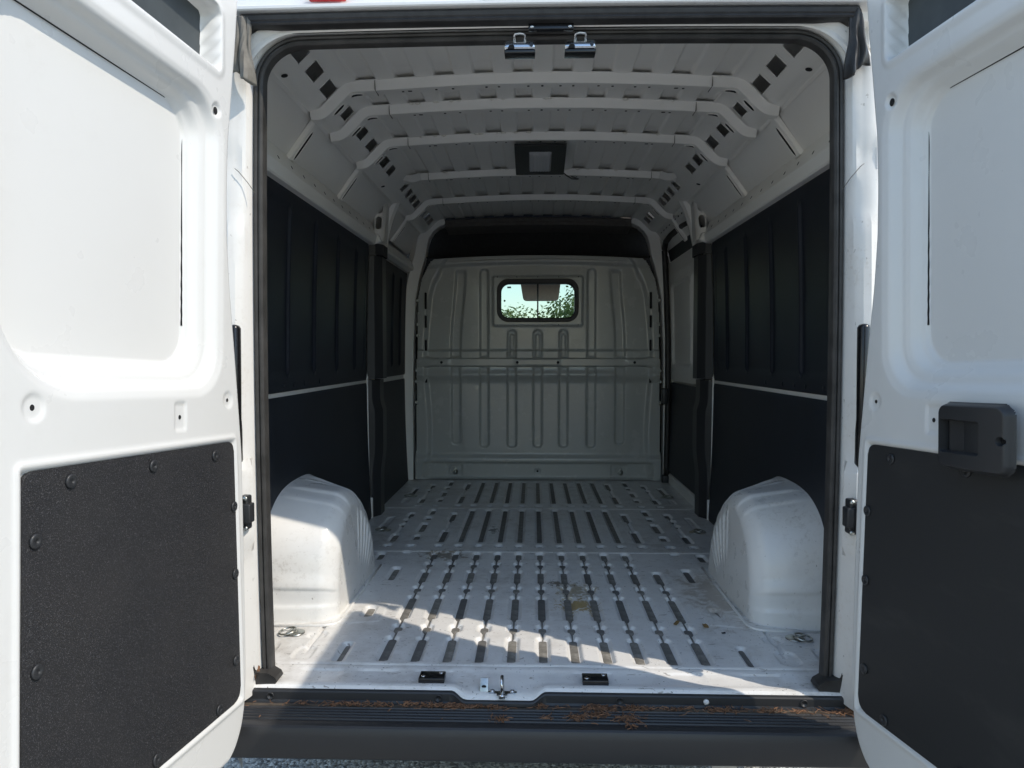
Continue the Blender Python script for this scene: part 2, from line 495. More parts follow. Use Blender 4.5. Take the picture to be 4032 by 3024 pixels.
def floor_height(X, Y):
    h = np.zeros(X.shape)
    for cx, a, b, w, pad in grooves:
        jj = np.where((Y[:, 0] > a - 0.05) & (Y[:, 0] < b + 0.05))[0]; ii = np.where(np.abs(X[0] - cx) < 0.06)[0]
        if not len(jj) or not len(ii): continue
        sl = np.s_[jj[0]:jj[-1] + 1, ii[0]:ii[-1] + 1]
        d = sdrr(X[sl], Y[sl], cx, (a + b) / 2, w + 0.001, (b - a) / 2 + 0.001, min(w, (b - a) / 2) * 0.75)
        dep = 0.0115 if pad else 0.006
        slope = 0.0105 if w < 0.02 else 0.012
        h[sl] = np.minimum(h[sl], -dep * (1 - sstep(0.0, slope, d)))
        # small proud lip round each pressing
        h[sl] = h[sl] + 0.0016 * np.exp(-((d - slope - 0.003) / 0.004) ** 2)
    for cx, a, b in links_:
        d = np.abs(X - cx)
        m = sstep(a - 0.01, a, Y) * (1 - sstep(b, b + 0.01, Y))
        h = np.minimum(h, -0.0105 * (1 - sstep(0.003, 0.009, d)) * m)
    # overlap plates beside the arches
    for s in (-1, 1):
        d = sdpoly(X, Y, [(s * 0.555, 0.445), (s * 0.555, 0.625), (s * 0.70, 0.66), (s * 0.70, 0.41)])
        h = h + 0.0022 * (1 - sstep(-0.004, 0.0, d))
    return h

def floor_part(name, y0, y1, z0, dx, dy, mat):
    xs = np.arange(-0.945, 0.9451, dx); ys = np.arange(y0, y1 + 1e-6, dy); ys[-1] = y1
    X, Y = np.meshgrid(xs, ys)
    Z = floor_height(X, Y) + z0
    Z += 0.0015 * np.sin(X * 9 + 1) * np.sin(Y * 7)
    # rolled rear lip of each sheet
    Z = np.where(Y < y0 + 0.008, Z - 0.0035 * (1 - sstep(0, 0.008, Y - y0)), Z)
    return grid(name, np.stack([X, Y, Z], -1), mat, van)

floor_a = floor_part("rear_floor_sheet", 0.112, 1.306, 0.0, 0.0042, 0.0042, 'floor')
floor_b = floor_part("middle_floor_sheet", 1.303, 2.218, 0.0035, 0.0042, 0.006, 'floor2')
floor_c = floor_part("front_floor_sheet", 2.215, 3.24, 0.007, 0.0048, 0.0085, 'floor2')
pad_cache = {}
for cx, a, b, w, pad in grooves + [(x_, a_, b_, 0.0034, True) for x_, a_, b_ in strips]:
    if not pad: continue
    key = (round(b - a, 3), w)
    if key not in pad_cache:
        mb = MB(); hl = (b - a) / 2
        mb.prism(rrpts(0, 0, w - 0.0005, hl, min(w, hl) * 0.7, 3), lambda x, y, z: (x, y, z), 0.0022, 0.0008, 1)
        me_ = bpy.data.meshes.new("groove_pad"); mb.bm.to_mesh(me_); mb.bm.free(); me_.materials.append(MAT['pad']); pad_cache[key] = me_
    fl, z0 = (floor_a, 0.0) if b < 1.31 else (floor_b, 0.0035) if b < 2.21 else (floor_c, 0.007)
    o = bpy.data.objects.new("groove_pad", pad_cache[key]); COL.objects.link(o); o.parent = fl
    o.location = (cx, (a + b) / 2, z0 - 0.0118 + (0.0012 if w < 0.005 else 0))

def tie_ring(parent, x, y, z, ang, sun=False):
    mb = MB()
    c, s = math.cos(ang), math.sin(ang)
    T = lambda a, b, h: (x + a * c - b * s, y + a * s + b * c, z + h)
    mb.lathe([(0.030, 0.0005), (0.030, 0.003), (0.024, 0.005), (0.010, 0.0055), (0.0085, 0.010), (0.001, 0.011)], lambda a, b, h: T(a + 0.012, b, h), 20)
    pts = [T(-0.012 + 0.027 * math.cos(t), 0.027 * math.sin(t), 0.010 + 0.004 * math.cos(t)) for t in np.linspace(0, 2 * math.pi, 24, endpoint=False)]
    mb.tube(pts, 0.0032, 8, True)
    mb.box(T(-0.004, 0, 0.010), (0.05, 0.010, 0.005), Matrix.Rotation(ang + 1.2, 3, 'Z'), 0.0015)
    return mb.build("tie_down_ring", 'steel', parent)
for s in (-1, 1):
    tie_ring(floor_a, s * 0.818, 0.33, 0.001, 0.3 if s < 0 else 2.6)
    tie_ring(floor_b, s * 0.805, 1.68, 0.005, 0.2 if s < 0 else 2.9)
    tie_ring(floor_c, s * 0.812, 2.545, 0.009, 0.2 if s < 0 else 2.9)

# ---- rear sill
def sill():
    xs = np.arange(-0.816, 0.8161, 0.008)
    prof = [(0.128, -0.006), (0.118, -0.004), (0.110, -0.003), (0.100, -0.0035), (0.092, -0.005), (0.085, -0.0075), (0.06, -0.0085), (0.03, -0.009), (0.018, -0.0085),
            (0.008, -0.006), (0.000, -0.0055), (-0.008, -0.0075), (-0.014, -0.012), (-0.018, -0.018), (-0.020, -0.026), (-0.020, -0.05)]
    P = np.zeros((len(prof), len(xs), 3))
    for i, (y, z) in enumerate(prof):
        dip = sstep(-0.255, -0.205, xs) * (1 - sstep(-0.04, 0.01, xs))
        t = 1 - sstep(-0.02, 0.055, np.full(xs.shape, y))
        zz = z - 0.015 * dip * t
        # pressed pockets in the trough
        for c in (-0.315, 0.143, -0.48, 0.40, 0.62, -0.64):
            if 0.02 < y < 0.09: zz = zz - 0.002 * (1 - sstep(0.05, 0.06, np.abs(xs - c)))
        yy = y - 0.018 * dip * t * (y < 0.03)
        P[i, :, 0] = xs; P[i, :, 1] = yy; P[i, :, 2] = zz
    return grid("rear_sill", P, 'floor', van)
sill_o = sill()
for c in (-0.315, 0.143):
    mb = MB(); mb.box((c, 0.033, -0.001), (0.072, 0.048, 0.016), None, 0.002)
    blk = mb.build("stop_block", 'gloss', sill_o)
    for dx, dy in ((-0.024, -0.010), (0.024, 0.012)):
        m2 = MB(); m2.lathe([(0.0065, 0), (0.0065, 0.002), (0.003, 0.0035), (0.001, 0.002)], lambda a, b, h: (c + dx + a, 0.033 + dy + b, 0.007 + h), 14); m2.build("screw", 'chrome', sill_o)
# latch striker in the dip
mb = MB()
mb.box((-0.166, -0.004, -0.006), (0.024, 0.004, 0.042), Matrix.Rotation(-0.5, 3, 'X'), 0.001)
mb.build("latch_bracket", 'steel', sill_o)
mb = MB(); mb.lathe([(0.0065, 0), (0.006, 0.001)], lambda a, b, h: (-0.166 + a, -0.0075 - 0.0015 - b * 0.48 - h, -0.005 + b * 0.88), 12); mb.build("hole", 'hole', sill_o)
mb = MB()
mb.prism(round_poly([(-0.155, -0.006), (-0.130, -0.006), (-0.128, -0.020), (-0.122, -0.034), (-0.108, -0.034), (-0.103, -0.020), (-0.100, -0.006), (-0.075, -0.006), (-0.075, 0.010), (-0.155, 0.010)], 0.004, 3), lambda a, b, n: (a, b - 0.014, -0.021 + n), 0.004, 0.001)
for cx in (-0.143, -0.088): mb.lathe([(0.007, 0), (0.006, 0.004), (0.001, 0.005)], lambda a, b, h: (cx + a, -0.012 + b, -0.017 + h), 12)
mb.lathe([(0.010, 0), (0.009, 0.006), (0.001, 0.007)], lambda a, b, h: (-0.115 + a, -0.040 + b, -0.017 + h), 14)
mb.tube([(-0.115, -0.040, -0.014), (-0.115, -0.036, 0.020), (-0.115, -0.024, 0.030), (-0.115, -0.012, 0.020), (-0.115, -0.010, -0.015)], 0.005, 10)
mb.build("lower_striker", 'chrome', sill_o)
# black plastic strip under the sill
def sill_strip():
    xs = np.arange(-0.83, 0.8301, 0.008)
    prof = [(-0.016, -0.014), (-0.0235, -0.0165), (-0.026, -0.020), (-0.027, -0.040), (-0.030, -0.046), (-0.036, -0.047)]
    P = np.zeros((len(prof), len(xs), 3))
    dip = sstep(-0.255, -0.215, xs) * (1 - sstep(-0.035, 0.005, xs))
    for i, (y, z) in enumerate(prof):
        P[i, :, 0] = xs; P[i, :, 1] = y - 0.017 * dip * (1 if i < 4 else 0.4); P[i, :, 2] = z - (0.016 * dip if i < 3 else 0.003 * dip)
    return grid("sill_strip", P, 'plastic', van)
strip = sill_strip()
for x in (-0.755, -0.29, 0.205, 0.70):
    mb = MB(); mb.lathe([(0.0105, 0), (0.0105, 0.003), (0.008, 0.0035), (0.0075, 0.0015), (0.003, 0.0015), (0.0028, -0.002)], lambda a, b, h: (x + a, -0.0265 - h, -0.031 + b), 18); mb.build("push_rivet", 'plastic', strip)
mb = MB(); mb.lathe([(0.0075, 0), (0.0075, 0.004), (0.004, 0.007), (0.001, 0.0075)], lambda a, b, h: (0.438 + a, -0.0265 - h, -0.030 + b), 18); mb.build("white_rivet", 'white', strip)

# ---- rear door aperture frame, seal, header
def hw(z): return 0.781 - 0.010 * ((z - 0.85) / 0.85) ** 2
def ap_path(z0=-0.03, ztop=1.753, R=0.115, Rz=0.105, n=24):
    """aperture outline: (x, z, outward nx, nz) from lower left over the header to lower right"""
    pts = []
    for z in np.linspace(z0, ztop - Rz, 60): pts.append((-hw(z), z))
    w = hw(ztop - Rz)
    for t in np.linspace(0, math.pi / 2, n)[1:]: pts.append((-w + R * (1 - math.cos(t)), ztop - Rz + Rz * math.sin(t)))
    for x in np.linspace(-w + R, w - R, 60)[1:]: pts.append((x, ztop + 0.006 * (1 - (x / (w - R)) ** 2)))
    for t in np.linspace(math.pi / 2, 0, n)[1:]: pts.append((w - R * (1 - math.cos(t)), ztop - Rz + Rz * math.sin(t)))
    for z in np.linspace(ztop - Rz, z0, 60)[1:]: pts.append((hw(z), z))
    out = []
    for i, (x, z) in enumerate(pts):
        a = pts[max(0, i - 1)]; c = pts[min(len(pts) - 1, i + 1)]
        tx, tz = c[0] - a[0], c[1] - a[1]; L = math.hypot(tx, tz)
        out.append((x, z, -tz / L, tx / L))
    return out
AP = ap_path()
prof = [(0.030, 0.085), (0.024, 0.055), (0.012, 0.042), (0.006, 0.035), (0.020, 0.032), (0.0235, 0.028), (0.0255, 0.012), (0.0285, 0.002), (0.034, -0.006), (0.042, -0.0085), (0.055, -0.009),
        (0.063, -0.0115), (0.074, -0.015), (0.089, -0.0165), (0.0935, -0.0155), (0.0955, -0.010), (0.0965, 0.02), (0.098, 0.07)]
P = np.zeros((len(AP), len(prof), 3))
for i, (x, z, nx, nz) in enumerate(AP):
    hor = abs(nz)
    for j, (o_, y) in enumerate(prof):
        oo = o_ * (1 - 0.45 * hor * (o_ > 0.03)) if True else o_
        yy = y
        if o_ > 0.03 and hor < 0.3:
            yy += 0.010 * (1 - sstep(0.008, 0.022, abs(z - 0.62))) * (0.04 < o_ < 0.09)       # hinge pockets
            yy -= 0.007 * sstep(0.70, 0.73, z) * (1 - sstep(1.26, 1.28, z)) * (0.033 < o_ < 0.075)
            yy += 0.006 * sstep(1.385, 1.40, z) * (1 - sstep(1.44, 1.47, z)) * (0.05 < o_ < 0.09)
            yy -= 0.005 * sstep(0.02, 0.05, z) * (1 - sstep(0.25, 0.29, z)) * (0.05 < o_ < 0.09)
            if 0.36 < z < 0.64: oo = oo - 0.012 * sstep(0.36, 0.40, z) * (1 - sstep(0.60, 0.64, z)) * (0.025 < o_ < 0.07)
        yy += (-0.060 + 0.036 * z) * float(sstep(0.028, 0.055, o_)) * (1 - hor)
        oo = oo * (1 - 0.14 * float(sstep(0.028, 0.055, o_)) * (1 - hor) * (1 - z / 1.8))
        P[i, j] = (x + nx * oo, yy, z + nz * oo)
frame = grid("door_frame", P, 'jamb', van)
# sheet joint lines on the pillars
for s in (-1, 1):
    mb = MB(); mb.tube([(s * 0.782, -0.0155, 1.345), (s * 0.80, -0.020, 1.372), (s * 0.822, -0.026, 1.40), (s * 0.832, -0.026, 1.408)], 0.0011, 6); mb.build("joint_line", 'seal_sunlit_dust', frame)
# weather seal
sp = [(0.004, 0.050), (-0.004, 0.047), (-0.0055, 0.030), (-0.003, 0.018), (0.002, 0.012), (0.0065, 0.013), (0.0085, 0.018), (0.0105, 0.013), (0.015, 0.0115), (0.0195, 0.014), (0.0225, 0.021), (0.0235, 0.032), (0.020, 0.034)]
P = np.array([[(x + nx * a, y, z + nz * a) for a, y in sp] for x, z, nx, nz in AP if z > -0.01 or abs(x) < 0.5])
seal = grid("door_seal", P, 'doorseal', van)
for s in (-1, 1):          # flared foot of the seal
    mb = MB()
    out = [(s * 0.748, 0.012), (s * 0.744, -0.002), (s * 0.754, -0.013), (s * 0.772, -0.018), (s * 0.794, -0.022), (s * 0.806, -0.03), (s * 0.816, -0.03), (s * 0.816, 0.055), (s * 0.806, 0.055), (s * 0.803, 0.03), (s * 0.792, 0.026), (s * 0.768, 0.026)]
    mb.prism(round_poly(out, 0.004, 3), lambda a, b, n: (a, 0.045 - n - 0.25 * max(0, b), b), 0.052, 0.006)
    mb.build("seal_foot", 'doorseal', seal)

# header: black drip seal, gutter lip, outer skin, lamps
def xsweep(name, x0, x1, prof, mat, parent, n=60, crown=0.006):
    xs = np.linspace(x0, x1, n)
    P = np.zeros((len(prof), n, 3))
    for i, (y, z) in enumerate(prof):
        P[i, :, 0] = xs; P[i, :, 1] = y; P[i, :, 2] = z + crown * (1 - (xs / 0.8) ** 2)
    return grid(name, P, mat, parent)
drip = xsweep("drip_seal", -0.805, 0.805, [(0.01, 1.7750), (-0.030, 1.7745), (-0.040, 1.7770), (-0.043, 1.7815), (-0.041, 1.7860), (-0.044, 1.7900), (-0.046, 1.7990), (-0.044, 1.8040), (-0.036, 1.8080), (0.0, 1.8100)], 'rubber', van)
xsweep("gutter_lip", -0.842, 0.842, [(0.0, 1.8085), (-0.045, 1.8080), (-0.055, 1.8090), (-0.058, 1.8120), (-0.058, 1.8190), (-0.054, 1.8220), (-0.035, 1.8230), (-0.022, 1.8260), (-0.018, 1.8410), (-0.018, 1.9410), (0.0, 2.0110), (0.10, 2.0410)], 'white', van)
mb = MB(); mb.box((-0.575, -0.034, 1.8555), (0.10, 0.02, 0.03), None, 0.006); mb.build("marker_lamp", 'red', van)
mb = MB(); mb.box((-0.015, -0.042, 1.850), (0.30, 0.040, 0.034), None, 0.008); mb.build("rear_lamp_housing", 'gloss', van)
for s, m_ in ((-1, 'seal_sunlit_dust'), (1, 'rubber')):   # folded rubber corner ends of the drip seal, left one painted paler as sunlit
    st = np.linspace(0, 1, 24)
    pr = np.linspace(0, 1, 18)
    P = np.zeros((24, 18, 3))
    for i, t in enumerate(st):
        xo = 0.812 + 0.024 * math.sin(t * 1.5); xi = 0.784 - 0.012 * t
        z = 1.797 - 0.140 * t
        for j, q in enumerate(pr):
            fold = 0.006 * math.sin(q * 7.5 + t * 2.2) + 0.004 * math.sin(q * 15 - t * 3)
            P[i, j] = (s * (xo + (xi - xo) * q + 0.002 * math.sin(t * 9 + q * 4)), -0.030 - 0.018 * math.sin(q * math.pi) - fold * (0.5 + t), z - 0.030 * q * t + 0.008 * math.sin(q * 6) * t)
    o = grid("seal_corner", P, m_, drip)
    md = o.modifiers.new("thick", 'SOLIDIFY'); md.thickness = 0.007

# upper strikers, stop plate on the header
mb = MB(); mb.box((0.0145, -0.016, 1.7745), (0.119, 0.014, 0.021), Matrix.Rotation(-0.15, 3, 'X'), 0.0015); plate = mb.build("header_stop_plate", 'gloss', van)
for dx in (-0.050, 0.050):
    mb = MB(); mb.lathe([(0.006, 0), (0.005, 0.0025), (0.001, 0.0035)], lambda a, b, h: (0.0145 + dx + a, -0.0235 - h, 1.7715 + b * 0.8), 14); mb.build("screw", 'chrome', plate)
for cx in (-0.0685, 0.094):
    xs = np.linspace(cx - 0.041, cx + 0.041, 12)
    pr = [(0.045, 1.756), (0.026, 1.7555), (0.021, 1.753), (0.019, 1.748), (0.0185, 1.7375), (0.020, 1.7345), (0.026, 1.729), (0.060, 1.7255)]
    P = np.array([[(x, y, z) for x in xs] for y, z in pr])
    o = grid("upper_striker", P, 'chrome', van)
    md = o.modifiers.new("thick", 'SOLIDIFY'); md.thickness = 0.003
    mb = MB(); mb.box((cx, 0.030, 1.7245), (0.083, 0.034, 0.010), None, 0.002); mb.build("striker_base", 'gloss', o)
    mb = MB(); mb.tube([(cx - 0.014, 0.022, 1.748), (cx - 0.014, 0.006, 1.7625), (cx - 0.012, 0.003, 1.7655), (cx, 0.0025, 1.7665), (cx + 0.012, 0.003, 1.7655), (cx + 0.014, 0.006, 1.7625), (cx + 0.014, 0.022, 1.748)], 0.0035, 10); mb.build("striker_loop", 'chrome', o)
    mb = MB(); mb.prism(round_poly([(cx - 0.034, -0.0065), (cx - 0.014, -0.0065), (cx - 0.015, 0.002), (cx - 0.021, 0.0045), (cx - 0.028, 0.0035)], 0.002, 3), lambda a, b, n: (a, 0.0165 - n, 1.7385 + b), 0.002); mb.build("slot_hole", 'hole', o)
    mb = MB(); mb.lathe([(0.006, 0), (0.006, 0.0012)], lambda a, b, h: (cx + 0.031 + a * 0.9, 0.0165 - h, 1.7435 + b * 1.25), 16); mb.build("plug", 'gloss', o)

# ---- wheel arches
def arch(s):
    wall = [(0.395, 0.0), (0.397, 0.06), (0.402, 0.14), (0.409, 0.22), (0.422, 0.275), (0.445, 0.318), (0.487, 0.362), (0.545, 0.396), (0.61, 0.418), (0.70, 0.430), (0.80, 0.432), (0.88, 0.431), (0.93, 0.426), (0.985, 0.405),
            (1.03, 0.365), (1.065, 0.305), (1.09, 0.23), (1.108, 0.14), (1.118, 0.06), (1.12, 0.0)]
    inn = [(0.445, 0.0), (0.447, 0.06), (0.453, 0.13), (0.463, 0.20), (0.480, 0.250), (0.505, 0.290), (0.540, 0.327), (0.58, 0.358), (0.63, 0.382), (0.685, 0.398), (0.74, 0.395), (0.79, 0.378), (0.84, 0.354), (0.90, 0.318),
           (0.955, 0.278), (1.01, 0.228), (1.05, 0.165), (1.078, 0.105), (1.10, 0.05), (1.11, 0.0)]
    wall = np.array(wall); inn = np.array(inn)
    nt_, ns = 220, 90
    tt = np.linspace(0, 1, nt_)
    def samp(C):
        L = np.concatenate([[0], np.cumsum(np.hypot(*np.diff(C, axis=0).T))]); L /= L[-1]
        Y = np.interp(tt, L, C[:, 0]); Z = np.interp(tt, L, C[:, 1])
        k = np.exp(-np.linspace(-2, 2, 13) ** 2); k /= k.sum()
        for _ in range(3):
            Y[6:-6] = np.convolve(Y, k, 'same')[6:-6]; Z[6:-6] = np.convolve(Z, k, 'same')[6:-6]
        return Y, Z
    Yw, Zw = samp(wall); Yi, Zi = samp(inn)
    cy, cz = 0.76, -0.01
    xw, xi = 0.948, 0.708
    R = 0.060
    P = np.zeros((nt_, ns, 3))
    nA = 40; nR = 18
    # ribs pressed across the crown and down the inner side
    rib = np.zeros(nt_)
    for c, w, a in ((0.52, 0.005, 0.0035), (0.585, 0.005, 0.0055), (0.65, 0.005, 0.006), (0.715, 0.005, 0.006), (0.78, 0.005, 0.006), (0.85, 0.005, 0.005)):
        rib += a * (sstep(c - w, c, tt) - sstep(c + 0.006, c + 0.006 + w * 7, tt))
    rear = np.zeros(nt_)
    for c, a in ((0.42, 0.005), (0.36, 0.004), (0.095, 0.006), (0.048, -0.005)):
        rear += a * (sstep(c - 0.006, c, tt) - sstep(c + 0.006, c + 0.045, tt))
    ny = np.gradient(Zw); nz = -np.gradient(Yw); nl = np.hypot(ny, nz); ny, nz = -ny / nl, -nz / nl
    for j in range(ns):
        if j < nA:
            q = j / (nA - 1) * (1 - R / (xw - xi)); inset = 0.0; x = xw + (xi - xw) * q
        elif j < nA + nR:
            th = (j - nA + 1) / nR * math.pi / 2
            x = xi + R - R * math.sin(th); inset = R * (1 - math.cos(th)); q = (xw - x) / (xw - xi)
        else:
            f = (j - nA - nR + 1) / (ns - nA - nR); x = xi - 0.006 * f; q = 1.0; inset = None
        Y = Yw + (Yi - Yw) * q; Z = Zw + (Zi - Zw) * q
        dist = np.hypot(Y - cy, Z - cz)
        fade = 1.0
        if inset is None:
            k = (1 - R / np.maximum(dist, 0.12)) * (1 - f) + 0.02 * f
            # pull straight down towards the floor rather than to one point
            k2 = k
            Y2 = cy + (Y - cy) * (0.25 * k2 + 0.75 * np.minimum(1, k2 + 0.35 * f)); Z2 = np.maximum(cz, cz + (Z - cz) * k2)
            fade = (1 - sstep(0.30, 0.75, f))
            x = x - rib * fade
            P[:, j, 0] = s * x; P[:, j, 1] = Y2; P[:, j, 2] = Z2
        else:
            k = 1 - inset / np.maximum(dist, 0.12)
            Y2 = cy + (Y - cy) * k; Z2 = cz + (Z - cz) * k
            g = (rib + rear) * float(sstep(0, 14, j))
            P[:, j, 0] = s * x; P[:, j, 1] = Y2 + ny * g; P[:, j, 2] = Z2 + nz * g
    return grid("wheel_arch", P, 'arch', van)
archL = arch(-1); archR = arch(1)
for s, a_ in ((-1, archL), (1, archR)):   # sealed flange round the foot of each arch
    pts = [(s * 0.93, 0.384), (s * 0.80, 0.388), (s * 0.73, 0.40), (s * 0.70, 0.43), (s * 0.69, 0.50), (s * 0.688, 0.80), (s * 0.69, 1.09)]
    mb = MB()
    prev = None
    path = round_poly([pts[0], pts[2], (s * 0.688, 0.42), pts[5], pts[6]], [0, 0.02, 0.05, 0.05, 0], 6)
    mb.tube([(x, y, 0.0015) for x, y in path], 0.0055, 6)
    mb.build("arch_flange", 'arch', a_)

# ---- side walls
YB = 2.02            # pillar behind the sliding door
def wall_x(z): return 0.955 - 0.022 * ((z - 0.78) / 0.78) ** 2
for s in (-1, 1):
    ys = np.linspace(0.06, 3.28, 60); zs = np.linspace(-0.02, 1.56, 40)
    P = np.array([[(s * (wall_x(z) + 0.006), y, z) for y in ys] for z in zs])
    grid("side_panel", P, 'inner', van)

def liner(name, s, y0, y1, z0, z1, ribs, r=0.02, taper=0.0, off=0.0, frame_in=0.0, mat='liner'):
    dy = 0.006; dz = 0.012
    ys = np.arange(y0, y1 + 1e-6, dy); zs = np.arange(z0, z1 + 1e-6, dz)
    Y, Z = np.meshgrid(ys, zs)
    h = np.zeros(Y.shape)
    for c, a, b, w in ribs:
        cc = c
        h += 0.012 * np.exp(-((Y - cc) / w) ** 4) * sstep(a, a + 0.02, Z) * (1 - sstep(b - 0.03, b, Z))
    if frame_in:
        d = sdrr(Y, Z, (y0 + y1) / 2, (z0 + z1) / 2, (y1 - y0) / 2 - 0.05, (z1 - z0) / 2 - 0.055, 0.09)
        h -= frame_in * (1 - sstep(-0.02, 0.0, d))
    d = sdrr(Y, Z, (y0 + y1) / 2, (z0 + z1) / 2, (y1 - y0) / 2, (z1 - z0) / 2, r)
    h -= 0.004 * sstep(-0.006, 0.0, d)
    X = s * (wall_x(Z) - 0.004 - h - off)
    mask = (d[:-1, :-1] < 0.004)
    return grid(name, np.stack([X, Y, Z], -1), mat, van, mask)
for s in (-1, 1):
    rb = [(0.32, 0.83, 1.47, 0.011), (0.71, 0.83, 1.47, 0.011), (1.03, 0.83, 1.47, 0.011), (1.37, 0.83, 1.47, 0.011), (1.70, 0.83, 1.46, 0.011)]
    lu = liner("upper_liner_board", s, 0.07, 1.97, 0.772, 1.523, rb, 0.03, frame_in=0.004)
    for yy in (0.50, 0.66, 0.77, 0.90, 1.10):
        mb = MB(); mb.lathe([(0.010, 0), (0.009, 0.002), (0.001, 0.0025)], lambda a, b, h: (s * (wall_x(0.79) - 0.0045 - h), yy + a, 0.795 + b), 12); mb.build("push_rivet", 'liner', lu)
    liner("lower_liner_board", s, 0.07, 1.965, 0.0, 0.757, [], 0.02, off=0.001)
liner("front_upper_liner_board", -1, 2.16, 3.16, 0.772, 1.50, [(2.40, 0.83, 1.45, 0.011), (2.66, 0.83, 1.45, 0.011), (2.92, 0.83, 1.45, 0.011)], 0.02, frame_in=0.003)
liner("front_lower_liner_board", -1, 2.16, 3.12, 0.0, 0.748, [], 0.01, off=0.001)

# pillars with black covers
def pillar(s):
    def seg(name, z0, z1, xo, xi, ya, yb, mat, wob=0.0):
        zs = np.linspace(z0, z1, 24)
        P = np.zeros((24, 8, 3))
        for i, z in enumerate(zs):
            w = wob * sstep(0.55, 0.70, z) if wob else 0
            xi_ = xi - (0.016 * (1 - sstep(0.60, 0.66, z)) * sstep(0.22, 0.40, z) if z1 < 0.8 else 0)
            xw_ = wall_x(z)
            sec = [(xw_ - 0.002, ya), (xi_ + 0.035, ya + 0.004), (xi_ + 0.028, ya + 0.010), (xi_ + 0.004, ya + 0.050), (xi_, ya + 0.058), (xi_, yb - 0.01), (xi_ + 0.006, yb), (xw_ - 0.002, yb + 0.01)]
            for j, (x, y) in enumerate(sec): P[i, j] = (s * x, y, z)
        return grid(name, P, mat, van)
    seg("pillar_cover_lower", 0.0, 0.772, 0.95, 0.895, 1.985, 2.15, 'plastic')
    seg("pillar_cover_upper", 0.778, 1.46, 0.95, 0.877, 1.985, 2.15, 'plastic')
    seg("pillar_cap", 1.462, 1.525, 0.95, 0.868, 1.975, 2.155, 'plastic')
    mb = MB()
    mb.tube([(s * 0.948, 1.978, 0.10), (s * 0.951, 1.978, 0.45), (s * 0.953, 1.978, 0.74), (s * 0.952, 1.975, 0.79), (s * 0.952, 1.960, 0.80)], 0.0058, 8)
    mb.build("pillar_edge_trim", 'inner', van)
    mb = MB(); mb.box((s * 0.935, 1.972, 0.055), (0.020, 0.02, 0.12), None, 0.004); mb.build("pillar_foot", 'inner', van)
for s in (-1, 1): pillar(s)

# side rail above the liners
def rail(s, y0, y1, name="side_rail"):
    pr = [(0.955, 1.649), (0.940, 1.647), (0.934, 1.643), (0.9295, 1.635), (0.9185, 1.613), (0.9115, 1.599), (0.9005, 1.577), (0.8945, 1.5655), (0.8925, 1.563), (0.8915, 1.558), (0.8965, 1.535), (0.900, 1.522), (0.906, 1.5165), (0.95, 1.5145)]
    ys = np.arange(y0, y1 + 1e-6, 0.012)
    P = np.zeros((len(pr), len(ys), 3))
    for i, (x, z) in enumerate(pr):
        tick = 0.004 * (np.sin(ys * 2 * math.pi / 0.085) > 0.75) * (ys > 0.85) if i in (3, 4) else 0
        P[i, :, 0] = s * (x - tick); P[i, :, 1] = ys; P[i, :, 2] = z + (0.002 * (np.sin(ys * 37) > 0.6) if i < 3 else 0)
    r_ = grid(name, P, 'inner', van)
    for yy in np.arange(0.37, 1.95, 0.135):
        mb = MB(); mb.lathe([(0.0075, 0), (0.007, 0.0012)], lambda a, b, h: (s * (0.9045 + b * 0.45 - h), yy + a * 0.55, 1.586 + b * 0.88), 12); mb.build("slot_hole", 'hole', r_)
    mb = MB(); mb.box((s * 0.924, y0 + 0.02, 1.588), (0.03, 0.055, 0.112), Matrix.Rotation(s * 0.44, 3, 'Y'), 0.006); mb.build("rail_end", 'inner', r_)
    return r_
rail(-1, 0.05, 1.99); rail(1, 0.05, 1.99)

# upper wall between rail and cant rail
for s in (-1, 1):
    zs = np.linspace(1.63, 1.772, 24); ys = np.linspace(0.03, 3.2, 100)
    P = np.array([[(s * (0.937 - (z - 1.63) / 0.142 * 0.099 - 0.002 * math.sin((z - 1.63) / 0.142 * math.pi)), y, z) for y in ys] for z in zs])
    grid("upper_side_panel", P, 'inner', van)

